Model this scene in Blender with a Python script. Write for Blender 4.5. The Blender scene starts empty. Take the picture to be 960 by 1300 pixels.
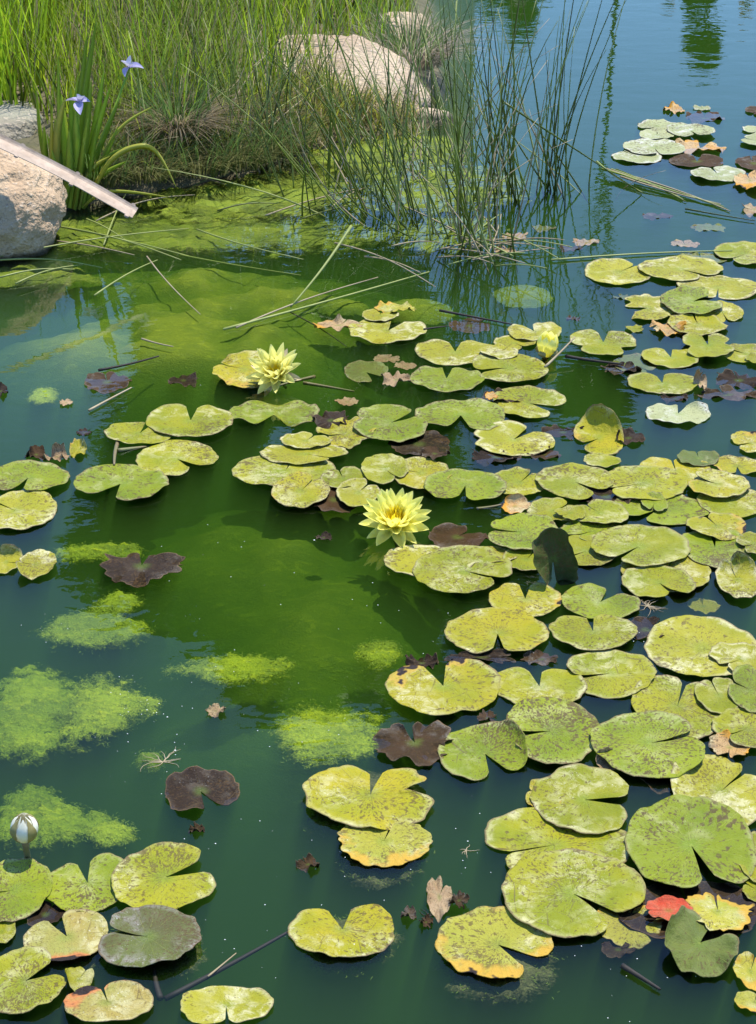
import bpy, math, random
import numpy as np
from mathutils import Vector, Matrix, Euler, noise as mn

R = math.radians
random.seed(7); np.random.seed(7)
S = bpy.context.scene
COL = S.collection

# ------------------------------------------------------------------ camera
CAM_H, PITCH, FPX = 2.1, R(28.0), 2389.0
cam = bpy.data.cameras.new('camera'); camo = bpy.data.objects.new('camera', cam)
COL.objects.link(camo)
camo.location = (0, 0, CAM_H); camo.rotation_euler = (R(90) - PITCH, 0, 0)
cam.sensor_fit = 'VERTICAL'; cam.sensor_height = 24.0
cam.lens = 24.0 * FPX / 1300.0
cam.clip_start = 0.05; cam.clip_end = 500
S.camera = camo

# ------------------------------------------------------------------ sky, sun, exposure
SUN = Vector((0.22, 0.24, 0.945)).normalized()
w = bpy.data.worlds.new('World'); S.world = w; w.use_nodes = True
wn = w.node_tree; wn.nodes.clear()
sky = wn.nodes.new('ShaderNodeTexSky'); sky.sky_type = 'NISHITA'; sky.sun_disc = False
sky.sun_elevation = math.asin(SUN.z); sky.sun_rotation = math.atan2(SUN.x, SUN.y)
sky.altitude = 1600; sky.air_density = 1.15; sky.dust_density = 0.0; sky.ozone_density = 9.0
bg = wn.nodes.new('ShaderNodeBackground'); bg.inputs[1].default_value = 0.15
wo = wn.nodes.new('ShaderNodeOutputWorld')
wn.links.new(sky.outputs[0], bg.inputs[0]); wn.links.new(bg.outputs[0], wo.inputs[0])
sl = bpy.data.lights.new('sun', 'SUN'); sl.energy = 3.05; sl.angle = R(0.53); sl.color = (1, 0.955, 0.88)
so = bpy.data.objects.new('sun', sl); COL.objects.link(so)
so.rotation_euler = SUN.to_track_quat('Z', 'Y').to_euler(); so.location = (0, 0, 12)
S.view_settings.view_transform = 'Standard'; S.view_settings.look = 'None'
S.view_settings.exposure = 1.1; S.view_settings.gamma = 1.0
S.cycles.max_bounces = 8; S.cycles.transparent_max_bounces = 16; S.cycles.use_denoising = True
S.cycles.caustics_reflective = False; S.cycles.caustics_refractive = False

# ------------------------------------------------------------------ pixel helpers (photo pixels 960 x 1300)
CP, SP = math.cos(PITCH), math.sin(PITCH)
def ray(px, py):
    x = (px - 480) / FPX; v = (650 - py) / FPX
    return Vector((x, CP + v * SP, -SP + v * CP))
def P(px, py, z=0.0):
    d = ray(px, py); t = (z - CAM_H) / d.z
    return Vector((d.x * t, d.y * t, z))
def Q(px, py, Y):
    d = ray(px, py); t = Y / d.y
    return Vector((d.x * t, Y, CAM_H + d.z * t))
def mpp(px, py, z=0.0):           # metres per pixel across, and along the ground per pixel up
    a = P(px, py, z); b = P(px + 1, py, z); c = P(px, py - 1, z); d = P(px, py + 1, z)
    return (b - a).length, (c - d).length / 2

# ------------------------------------------------------------------ node helpers
class M:
    def __init__(s, name):
        s.m = bpy.data.materials.new(name); s.m.use_nodes = True
        s.t = s.m.node_tree; s.t.nodes.clear()
        s.out = s.t.nodes.new('ShaderNodeOutputMaterial')
    def n(s, typ, **kw):
        nd = s.t.nodes.new('ShaderNode' + typ)
        for k, v in kw.items():
            if k.startswith('_'): setattr(nd, k[1:], v)
        return nd
    def set(s, sock, v):
        if hasattr(v, 'is_output') or isinstance(v, bpy.types.NodeSocket): s.t.links.new(v, sock)
        else: sock.default_value = v
    def attr(s, name): nd = s.n('Attribute'); nd.attribute_name = name; return nd
    def math(s, op, a, b=0.0, c=None, clamp=False):
        nd = s.n('Math'); nd.operation = op; nd.use_clamp = clamp
        s.set(nd.inputs[0], a); s.set(nd.inputs[1], b)
        if c is not None: s.set(nd.inputs[2], c)
        return nd.outputs[0]
    def vmath(s, op, a, b):
        nd = s.n('VectorMath'); nd.operation = op; s.set(nd.inputs[0], a); s.set(nd.inputs[1], b); return nd.outputs[0]
    def noise(s, vec, scale, detail=3, rough=0.55, dist=0.0):
        nd = s.n('TexNoise'); s.set(nd.inputs['Vector'], vec); nd.inputs['Scale'].default_value = scale
        nd.inputs['Detail'].default_value = detail; nd.inputs['Roughness'].default_value = rough
        nd.inputs['Distortion'].default_value = dist; return nd.outputs[0]
    def mix(s, f, a, b):
        nd = s.n('Mix'); nd.data_type = 'RGBA'; s.set(nd.inputs[0], f)
        s.set(nd.inputs[6], c4(a)); s.set(nd.inputs[7], c4(b)); return nd.outputs[2]
    def step(s, v, a, b):
        nd = s.n('MapRange'); nd.interpolation_type = 'SMOOTHSTEP'; s.set(nd.inputs[0], v)
        nd.inputs[1].default_value = a; nd.inputs[2].default_value = b; return nd.outputs[0]
    def obj(s): return s.n('TexCoord').outputs['Object']
    def pos(s): return s.n('NewGeometry').outputs['Position']
    def rnd(s): return s.n('ObjectInfo').outputs['Random']
    def bump(s, h, dist, strength=1.0):
        nd = s.n('Bump'); nd.inputs['Strength'].default_value = strength; nd.inputs['Distance'].default_value = dist
        s.set(nd.inputs['Height'], h); return nd.outputs[0]
    def bsdf(s, col, rough=0.6, normal=None, spec=0.5, trans=0.0, tcol=None, sss=0):
        b = s.n('BsdfPrincipled'); s.set(b.inputs['Base Color'], c4(col)); s.set(b.inputs['Roughness'], rough)
        b.inputs['Specular IOR Level'].default_value = spec
        if normal is not None: s.set(b.inputs['Normal'], normal)
        res = b.outputs[0]
        if trans:
            t = s.n('BsdfTranslucent'); s.set(t.inputs[0], c4(tcol if tcol is not None else col))
            mx = s.n('MixShader'); mx.inputs[0].default_value = trans
            s.t.links.new(res, mx.inputs[1]); s.t.links.new(t.outputs[0], mx.inputs[2]); res = mx.outputs[0]
        s.t.links.new(res, s.out.inputs[0]); return s.m
def c4(c):
    if isinstance(c, (tuple, list)) and len(c) == 3: return (*c, 1.0)
    return c

# ------------------------------------------------------------------ object helpers
def mk(name, verts, faces, mat, parent=None, smooth=True, attrs=None):
    me = bpy.data.meshes.new(name)
    me.from_pydata([tuple(v) for v in verts], [], [tuple(f) for f in faces])
    if smooth: me.polygons.foreach_set('use_smooth', [True] * len(me.polygons))
    if attrs:
        for k, a in attrs.items():
            at = me.attributes.new(k, 'FLOAT_VECTOR', 'POINT')
            at.data.foreach_set('vector', np.asarray(a, dtype=np.float32).ravel())
    if mat is not None: me.materials.append(mat)
    me.update()
    return link(name, me, parent)
def link(name, me, parent=None):
    o = bpy.data.objects.new(name, me); COL.objects.link(o)
    if parent is not None: o.parent = parent
    return o
def tag(o, label, cat, group=None, kind=None):
    o['label'] = label; o['category'] = cat
    if group: o['group'] = group
    if kind: o['kind'] = kind
    return o
def struct(o): o['kind'] = 'structure'; return o
def empty(name, loc): o = link(name, None); o.location = loc; return o
def fbm(x, y, z=0.0, oct=4, lac=2.1, gain=0.5):
    v = 0.0; a = 1.0
    for i in range(oct):
        v += a * mn.noise((x, y, z + i * 7.3)); x *= lac; y *= lac; z *= lac; a *= gain
    return v

# ------------------------------------------------------------------ materials
def pad_material(name, base, base2, fleck=0.5, scum=0.4, rot=0.0, rim=(0.62, 0.57, 0.29), rimamt=0.5, rough=0.34, spec=0.22, orange=(0.62, 0.30, 0.03), veinamt=0.35, fleckcol=(0.10, 0.058, 0.022)):
    k = M(name); pol = k.attr('pol').outputs['Vector']
    sp = k.n('SeparateXYZ'); k.set(sp.inputs[0], pol); th, r, sd = sp.outputs
    o = k.obj(); osd = k.n('CombineXYZ'); k.set(osd.inputs[2], sd)
    ov = k.vmath('ADD', o, osd.outputs[0])
    big = k.noise(ov, 9, 3); fine = k.noise(ov, 70, 4, 0.65)
    col = k.mix(k.step(big, 0.35, 0.68), base, base2)
    col = k.mix(k.math('MULTIPLY', k.rnd(), 0.5), col, tuple(c * 0.72 for c in base2))
    ctr = k.math('SUBTRACT', 1.0, k.step(r, 0.02, 0.30))
    col = k.mix(k.math('MULTIPLY', ctr, 0.35), col, (0.16, 0.27, 0.03))
    # radial veins, forking outward
    def veins(nv, wd):
        v = k.math('ADD', th, k.math('MULTIPLY', k.math('SUBTRACT', big, 0.5), 0.06))
        fr = k.math('ABSOLUTE', k.math('SUBTRACT', k.math('FRACT', k.math('MULTIPLY', v, nv)), 0.5))
        return k.math('SUBTRACT', 1.0, k.step(k.math('MULTIPLY', fr, r), 0.0, wd))
    vn = k.math('MAXIMUM', veins(6.5, 0.02), k.math('MULTIPLY', veins(13.0, 0.016), k.step(r, 0.35, 0.6)))
    col = k.mix(k.math('MULTIPLY', k.math('MULTIPLY', vn, k.step(fine, 0.3, 0.6)), veinamt), col, (0.47, 0.48, 0.09))
    # scum / dried residue: crusty patches, a ragged pale rim; white specks painted in for scum and wet glints
    crust = k.noise(ov, 32, 8, 0.72, 0.5); patch = k.step(k.noise(ov, 10, 3, 0.5, 0.4), 0.44, 0.66)
    sc = k.math('MULTIPLY', k.math('MULTIPLY', patch, k.step(crust, 0.44, 0.60)), scum * 1.1)
    edge = k.step(k.math('ADD', r, k.math('MULTIPLY', k.math('SUBTRACT', crust, 0.5), 0.45)), 0.84, 1.0)
    sc = k.math('ADD', sc, k.math('MULTIPLY', k.math('MULTIPLY', edge, k.step(big, 0.36, 0.60)), rimamt), clamp=True)
    col = k.mix(k.math('MULTIPLY', sc, k.math('ADD', 0.3, fine), clamp=True), col, rim)
    glint_grain = k.noise(ov, 330, 2, 0.6)
    col = k.mix(k.math('MULTIPLY', k.math('MULTIPLY', k.step(glint_grain, 0.66, 0.74), patch), min(1, scum * 1.3)), col, (0.85, 0.85, 0.75))
    # flecks, drawn out along the radius, in two sizes
    def flecks(a, b, lo, hi, seedo):
        cv = k.n('CombineXYZ'); k.set(cv.inputs[0], k.math('MULTIPLY', th, a)); k.set(cv.inputs[1], k.math('MULTIPLY', r, b)); k.set(cv.inputs[2], k.math('ADD', sd, seedo))
        fl = k.noise(cv.outputs[0], 2.3, 3, 0.6)
        thr = k.math('ADD', fl, k.math('MULTIPLY', k.math('SUBTRACT', k.noise(k.vmath('ADD', ov, (seedo, 1, 2)), 7, 2), 0.5), 0.55))
        return k.math('MULTIPLY', k.step(thr, lo, hi), k.step(fine, 0.30, 0.50))
    fk = k.math('MAXIMUM', flecks(10.0, 3.6, 0.63 - 0.06 * fleck, 0.69 - 0.06 * fleck, 0.0), flecks(23.0, 7.0, 0.63 - 0.06 * fleck, 0.68 - 0.06 * fleck, 9.0))
    col = k.mix(k.math('MULTIPLY', fk, 0.5 + 0.4 * min(1, fleck)), col, fleckcol)
    # fine dark creases
    vo = k.n('TexVoronoi'); vo.feature = 'DISTANCE_TO_EDGE'; k.set(vo.inputs['Vector'], k.vmath('ADD', ov, k.vmath('SCALE', o, (0, 0, 0)))); vo.inputs['Scale'].default_value = 11.0
    cr = k.math('MULTIPLY', k.math('SUBTRACT', 1.0, k.step(k.math('ADD', vo.outputs['Distance'], k.math('MULTIPLY', crust, 0.06)), 0.025, 0.05)), k.step(k.noise(ov, 5, 2), 0.52, 0.6))
    col = k.mix(k.math('MULTIPLY', cr, 0.7), col, (0.13, 0.09, 0.04))
    # thin browned margin
    col = k.mix(k.math('MULTIPLY', k.step(k.math('ADD', r, k.math('MULTIPLY', crust, 0.05)), 0.985, 1.01), k.math('MULTIPLY', k.step(big, 0.40, 0.6), 0.7)), col, (0.20, 0.13, 0.06))
    if rot > 0:
        rn = k.math('ADD', k.noise(ov, 7, 4, 0.6), k.math('MULTIPLY', k.math('SUBTRACT', r, 0.6), 0.22))
        col = k.mix(k.step(rn, 0.66 - 0.22 * rot, 0.74 - 0.2 * rot), col, orange)
        col = k.mix(k.step(rn, 0.72 - 0.10 * rot, 0.745 - 0.10 * rot), col, (0.030, 0.018, 0.014))
    hb = k.math('ADD', k.math('MULTIPLY', vn, -0.12), k.math('ADD', fine, k.math('MULTIPLY', big, 1.5)))
    rg = k.math('ADD', rough, k.math('MULTIPLY', fine, 0.25))
    return k.bsdf(col, rg, k.bump(k.math('ADD', hb, k.math('MULTIPLY', crust, 1.6)), 0.0040, 0.9), spec, 0.12, col)

MG = pad_material('pad_yellow_green', (0.342, 0.319, 0.009), (0.231, 0.256, 0.006), 0.6, 0.6)
MB = pad_material('pad_fresh_green', (0.268, 0.305, 0.008), (0.185, 0.240, 0.006), 0.9, 0.35, rimamt=0.4, rough=0.28)
MP = pad_material('pad_pale_crusted', (0.393, 0.353, 0.023), (0.302, 0.292, 0.013), 0.5, 1.0, rimamt=1.0)
MY = pad_material('pad_yellowing', (0.409, 0.337, 0.010), (0.306, 0.300, 0.008), 0.6, 0.75, rot=0.03, rimamt=0.45, orange=(0.52, 0.34, 0.05))
MR = pad_material('pad_rotting', (0.442, 0.390, 0.040), (0.386, 0.380, 0.040), 0.6, 0.9, rot=0.5, rimamt=0.4, orange=(0.56, 0.34, 0.04))
MO = pad_material('pad_orange_dead', (0.58, 0.31, 0.08), (0.52, 0.36, 0.18), 0.7, 0.6, rot=0.6, rimamt=0.5)
MD = pad_material('pad_dark_dead', (0.020, 0.012, 0.007), (0.040, 0.024, 0.013), 0.6, 0.25, rim=(0.26, 0.22, 0.16), rimamt=0.10, spec=0.12, rough=0.42, veinamt=0.05)
MU = pad_material('pad_purple_brown', (0.080, 0.042, 0.018), (0.050, 0.032, 0.014), 0.5, 0.35, rim=(0.35, 0.32, 0.27), rimamt=0.15, spec=0.10, rough=0.5, veinamt=0.08)
MS = pad_material('pad_submerged_green', (0.170, 0.200, 0.035), (0.128, 0.163, 0.030), 0.6, 0.3, rimamt=0.2)
MT = pad_material('pad_tan_dead', (0.50, 0.36, 0.20), (0.36, 0.22, 0.10), 0.7, 0.4, rimamt=0.3, veinamt=0.2)
MV = pad_material('pad_olive_purple', (0.135, 0.162, 0.030), (0.117, 0.114, 0.033), 0.6, 0.55, rim=(0.42, 0.36, 0.34), rimamt=0.5)
MUNDSHADE = pad_material('pad_underside_shade', (0.055, 0.080, 0.014), (0.040, 0.060, 0.012), 0.8, 0.1, rimamt=0.2, veinamt=0.1)  # underside green, darkened further to paint in the upright pad's shade
MRED = pad_material('pad_red', (0.62, 0.055, 0.018), (0.55, 0.085, 0.03), 0.35, 0.15, rimamt=0.1, veinamt=0.15)
MK = pad_material('pad_green_reddening', (0.34, 0.35, 0.07), (0.40, 0.30, 0.07), 0.5, 0.8, rot=0.12, orange=(0.55, 0.20, 0.06), rimamt=0.5)
MW = pad_material('pad_whitened', (0.42, 0.43, 0.20), (0.36, 0.38, 0.16), 0.6, 0.9, rim=(0.66, 0.64, 0.52), rimamt=0.9)

# water: clear reflecting surface over a turbid green volume
def water_material():
    k = M('pond_water'); p = k.pos()
    mp = k.n('Mapping'); k.set(mp.inputs[0], p); mp.inputs['Scale'].default_value = (1.0, 1.7, 1.0)
    n1 = k.noise(mp.outputs[0], 5.0, 3, 0.5, 0.3); n2 = k.noise(mp.outputs[0], 24.0, 2, 0.5)
    calm = k.step(k.noise(p, 0.9, 2), 0.35, 0.7)
    h = k.math('ADD', k.math('MULTIPLY', n1, 1.0), k.math('MULTIPLY', k.math('MULTIPLY', n2, calm), 0.28))
    nrm = k.bump(h, 0.0011, 1.0)
    fr = k.n('Fresnel'); fr.inputs[0].default_value = 1.333; k.set(fr.inputs['Normal'], nrm)
    tr = k.n('BsdfTransparent'); gl = k.n('BsdfGlossy'); gl.inputs['Roughness'].default_value = 0.0
    gl.inputs[0].default_value = (1, 1, 1, 1); k.set(gl.inputs['Normal'], nrm)
    mx = k.n('MixShader'); k.t.links.new(fr.outputs[0], mx.inputs[0]); k.t.links.new(tr.outputs[0], mx.inputs[1]); k.t.links.new(gl.outputs[0], mx.inputs[2])
    k.t.links.new(mx.outputs[0], k.out.inputs[0])
    sc = k.n('VolumeScatter'); sc.inputs[0].default_value = (0.24, 0.52, 0.08, 1); sc.inputs[1].default_value = 2.5; sc.inputs[2].default_value = 0.0
    ab = k.n('VolumeAbsorption'); ab.inputs[0].default_value = (0.30, 0.55, 0.20, 1); ab.inputs[1].default_value = 9.0
    ad = k.n('AddShader'); k.t.links.new(sc.outputs[0], ad.inputs[0]); k.t.links.new(ab.outputs[0], ad.inputs[1])
    k.t.links.new(ad.outputs[0], k.out.inputs[1]); return k.m
MWATER = water_material()

def simple(name, c1, c2, scale=20, rough=0.7, bumpd=0.0, trans=0, spec=0.4, detail=4, rndamt=0.3, dk=0.6):
    k = M(name); o = k.obj(); nz = k.noise(o, scale, detail, 0.6)
    col = k.mix(k.step(nz, 0.3, 0.7), c1, c2)
    col = k.mix(k.math('MULTIPLY', k.rnd(), rndamt), col, tuple(dk * v for v in c1))
    return k.bsdf(col, rough, k.bump(nz, bumpd) if bumpd else None, spec, trans, col)

def algae_mat(name, c1, c2, c3):
    k = M(name); o = k.pos()
    mp = k.n('Mapping'); k.set(mp.inputs[0], o); mp.inputs['Scale'].default_value = (0.6, 1.4, 1)
    a = k.noise(mp.outputs[0], 30, 6, 0.7, 0.8); b = k.noise(o, 9, 3); c = k.noise(o, 220, 3, 0.7)
    col = k.mix(k.step(b, 0.35, 0.65), c1, c2); col = k.mix(k.step(a, 0.5, 0.75), col, c3)
    col = k.mix(k.math('MULTIPLY', k.step(c, 0.5, 0.8), 0.5), col, tuple(min(1, v * 1.5) for v in c3))
    m = k.bsdf(col, 0.6, k.bump(k.math('ADD', a, c), 0.006), 0.4, 0.15, col)
    # the film thins out towards its margin: threads with clear water between them
    ed = k.n('SeparateXYZ'); k.set(ed.inputs[0], k.attr('ed').outputs['Vector'])
    thin = k.step(k.math('ADD', ed.outputs[0], k.math('MULTIPLY', k.math('SUBTRACT', k.math('ADD', a, k.math('MULTIPLY', c, 0.6)), 0.8), -0.9)), 0.78, 1.14)
    src = k.out.inputs[0].links[0].from_socket; tr = k.n('BsdfTransparent'); mx = k.n('MixShader')
    k.set(mx.inputs[0], thin); k.t.links.new(src, mx.inputs[1]); k.t.links.new(tr.outputs[0], mx.inputs[2]); k.t.links.new(mx.outputs[0], k.out.inputs[0])
    return m
MALG = algae_mat('algae_bright', (0.142, 0.229, 0.002), (0.274, 0.385, 0.002), (0.454, 0.551, 0.004))
MMAT = algae_mat('algae_mat', (0.11, 0.16, 0.008), (0.21, 0.28, 0.008), (0.38, 0.45, 0.02))
MALG2 = algae_mat('algae_deep', (0.156, 0.224, 0.005), (0.218, 0.280, 0.005), (0.36, 0.42, 0.01))

MFIL = simple('algae_thread', (0.135, 0.230, 0.004), (0.225, 0.323, 0.008), 60, 0.6, trans=0.3)

def rock_material(name, c1, c2, speck=(0.10, 0.085, 0.075)):
    k = M(name); o = k.obj()
    b = k.noise(o, 5, 4, 0.6); f = k.noise(o, 130, 3, 0.6); g = k.noise(o, 60, 2, 0.5); st = k.noise(o, 2.2, 3)
    col = k.mix(k.step(b, 0.35, 0.65), c1, c2)
    col = k.mix(k.math('MULTIPLY', k.step(f, 0.54, 0.68), 0.4), col, speck)
    col = k.mix(k.math('MULTIPLY', k.step(g, 0.58, 0.70), 0.6), col, (0.66, 0.54, 0.40))
    col = k.mix(k.math('MULTIPLY', k.step(st, 0.52, 0.7), 0.35), col, (0.30, 0.20, 0.12))
    z = k.n('SeparateXYZ'); k.set(z.inputs[0], k.pos())
    wet = k.math('SUBTRACT', 1.0, k.step(k.math('ADD', z.outputs[2], k.math('MULTIPLY', b, -0.03)), -0.01, 0.02))
    col = k.mix(wet, col, (0.05, 0.045, 0.03))
    vo = k.n('TexVoronoi'); vo.feature = 'DISTANCE_TO_EDGE'; k.set(vo.inputs['Vector'], k.vmath('ADD', o, (0.3, 0.1, 0.2))); vo.inputs['Scale'].default_value = 3.0
    hh = k.math('ADD', k.math('MULTIPLY', f, 0.25), k.math('ADD', g, k.math('MULTIPLY', b, 2.0)))
    return k.bsdf(col, 0.85, k.bump(hh, 0.012), 0.3)
MROCK = rock_material('granite', (0.58, 0.42, 0.26), (0.47, 0.33, 0.20))
MROCK2 = rock_material('pale_granite', (0.52, 0.40, 0.26), (0.42, 0.31, 0.20))
MROCK3 = rock_material('grey_green_rock', (0.34, 0.32, 0.24), (0.27, 0.26, 0.19))

def blade_material(name, rough=0.45, trans=0.5, spec=0.4):
    k = M(name); col = k.attr('bc').outputs['Color']
    return k.bsdf(col, rough, None, spec, trans, col)
MBLADE = blade_material('grass_blade')
MREED = simple('reed_stem', (0.15, 0.20, 0.018), (0.22, 0.27, 0.028), 8, 0.4, trans=0.0, rndamt=1.0, dk=0.25)
MSTRAW = simple('dry_straw', (0.42, 0.34, 0.20), (0.30, 0.23, 0.12), 14, 0.7, rndamt=0.5)
MREEDY = simple('pale_reed_stem', (0.34, 0.36, 0.10), (0.22, 0.27, 0.06), 10, 0.5, rndamt=0.4)
MIRIS = simple('iris_leaf', (0.391, 0.550, 0.063), (0.483, 0.616, 0.081), 12, 0.35, trans=0.55, rndamt=0.7)
MIRISY = simple('iris_leaf_yellow', (0.55, 0.55, 0.10), (0.45, 0.50, 0.08), 12, 0.45, trans=0.5)
MPURP = simple('iris_petal', (0.42, 0.38, 0.64), (0.55, 0.50, 0.74), 30, 0.6, trans=0.3)
MPALEP = simple('iris_petal_pale', (0.75, 0.72, 0.70), (0.55, 0.50, 0.75), 30, 0.6, trans=0.3)
MSTALK = simple('dry_stalk', (0.54, 0.40, 0.28), (0.38, 0.27, 0.18), 26, 0.65, 0.003, rndamt=0.0)
MPETAL = simple('lily_petal', (0.97, 0.90, 0.17), (0.97, 0.93, 0.33), 40, 0.5, trans=0.45, rndamt=0.0)
MPETAL2 = simple('lily_petal_pale', (0.927, 0.867, 0.259), (0.927, 0.887, 0.360), 40, 0.5, trans=0.45, rndamt=0.0)
MPETALO = simple('lily_petal_pink', (0.80, 0.56, 0.34), (0.78, 0.66, 0.42), 30, 0.5, trans=0.3, rndamt=0.1)
MSTAM = simple('stamen', (0.95, 0.78, 0.03), (0.95, 0.84, 0.07), 60, 0.55, trans=0.45, rndamt=0.1)
MSEPAL = simple('lily_sepal', (0.26, 0.22, 0.06), (0.45, 0.38, 0.14), 30, 0.5, trans=0.2)
MWHITEP = simple('bud_petal_white', (0.92, 0.89, 0.72), (0.86, 0.80, 0.55), 40, 0.5, trans=0.2, rndamt=0.1)
MSTEM = simple('lily_stem', (0.16, 0.17, 0.05), (0.20, 0.14, 0.07), 20, 0.5)
MTWIG = simple('dark_twig', (0.019, 0.015, 0.010), (0.033, 0.025, 0.016), 30, 0.7)
MMUD = simple('bank_soil', (0.09, 0.085, 0.04), (0.16, 0.13, 0.07), 12, 0.9, 0.02, rndamt=0)
MSHRUB = simple('shrub_leaf', (0.22, 0.32, 0.04), (0.30, 0.38, 0.05), 25, 0.45, trans=0.3)
MLEAF = simple('tree_leaf', (0.045, 0.085, 0.018), (0.075, 0.12, 0.025), 3, 0.5, trans=0.25)
MPINK = simple('pink_blossom', (0.62, 0.40, 0.42), (0.70, 0.58, 0.50), 6, 0.6, trans=0.25)
MBARK = simple('bark', (0.10, 0.075, 0.05), (0.16, 0.13, 0.09), 12, 0.9, 0.02)
MCONC = simple('concrete', (0.68, 0.68, 0.65), (0.74, 0.74, 0.71), 4, 0.85, 0.004, rndamt=0)
MSPECK = simple('foam', (0.75, 0.78, 0.74), (0.6, 0.66, 0.6), 100, 0.4)

# ------------------------------------------------------------------ terrain (bank + pond bed)
shore_px = [(-260, 345), (0, 318), (66, 268), (180, 246), (300, 224), (400, 190), (520, 168), (556, 110), (545, 40), (532, -30)]
shore = [tuple(P(a, b)[:2]) for a, b in shore_px] + [(0.65, 12.6), (0.75, 17.5), (-26, 19), (-26, 6.0)]
shore = np.array(shore)
def sdist(x, y):
    x = np.asarray(x, float); y = np.asarray(y, float)
    d = np.full(x.shape, 1e9); ins = np.zeros(x.shape, bool); n = len(shore)
    for i in range(n):
        a = shore[i]; b = shore[(i + 1) % n]; ab = b - a
        t = np.clip(((x - a[0]) * ab[0] + (y - a[1]) * ab[1]) / (ab @ ab), 0, 1)
        d = np.minimum(d, np.hypot(x - a[0] - t * ab[0], y - a[1] - t * ab[1]))
        c = ((a[1] > y) != (b[1] > y))
        with np.errstate(divide='ignore', invalid='ignore'):
            xi = (b[0] - a[0]) * (y - a[1]) / (b[1] - a[1] + 1e-12) + a[0]
        ins ^= c & (x < xi)
    return np.where(ins, d, -d)
def terr(x, y):
    d = sdist(x, y)
    land = 0.02 + 0.30 * (1 - np.exp(-np.maximum(d, 0) / 1.0)) + 0.06 * np.maximum(d, 0)
    bed = np.maximum(-0.75, -0.02 + 0.28 * d)
    z = np.where(d > 0, np.minimum(land, 1.2), bed)
    far = np.maximum.reduce([np.abs(np.asarray(x, float) + 6) - 26, np.asarray(y, float) - 19.5, -4 - np.asarray(y, float)])
    fz = np.where(far > 0, 0.05 + np.minimum(far * 0.25, 1.0), -0.75)
    return np.maximum(z, fz)
ax = np.concatenate([np.arange(-150, -32, 12), np.arange(-32, -3, 0.8), np.arange(-3, 2.2, 0.07), np.arange(2.2, 24, 0.8), np.arange(24, 151, 12)])
ay = np.concatenate([np.arange(-100, -6, 10), np.arange(-6, 5, 0.7), np.arange(5, 11, 0.07), np.arange(11, 23, 0.5), np.arange(23, 301, 14)])
GX, GY = np.meshgrid(ax, ay)
GZ = terr(GX, GY) + np.where((GX > -3) & (GX < 2.2) & (GY > 5) & (GY < 11), 0.012 * np.sin(GX * 31 + 2 * np.sin(GY * 17)) * np.sin(GY * 27), 0)
nx, ny = len(ax), len(ay)
fs = [(j * nx + i, j * nx + i + 1, (j + 1) * nx + i + 1, (j + 1) * nx + i) for j in range(ny - 1) for i in range(nx - 1)]
struct(mk('ground', np.stack([GX.ravel(), GY.ravel(), GZ.ravel()], 1), fs, MMUD))

# water body (closed box so that it can hold the turbid volume)
def box(x0, x1, y0, y1, z0, z1):
    v = [(x0, y0, z0), (x1, y0, z0), (x1, y1, z0), (x0, y1, z0), (x0, y0, z1), (x1, y0, z1), (x1, y1, z1), (x0, y1, z1)]
    f = [(0, 3, 2, 1), (4, 5, 6, 7), (0, 1, 5, 4), (1, 2, 6, 5), (2, 3, 7, 6), (3, 0, 4, 7)]
    return v, f
v, f = box(-34, 22, -5, 21, -0.9, 0.0)
struct(mk('water', v, f, MWATER, smooth=False))

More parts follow.
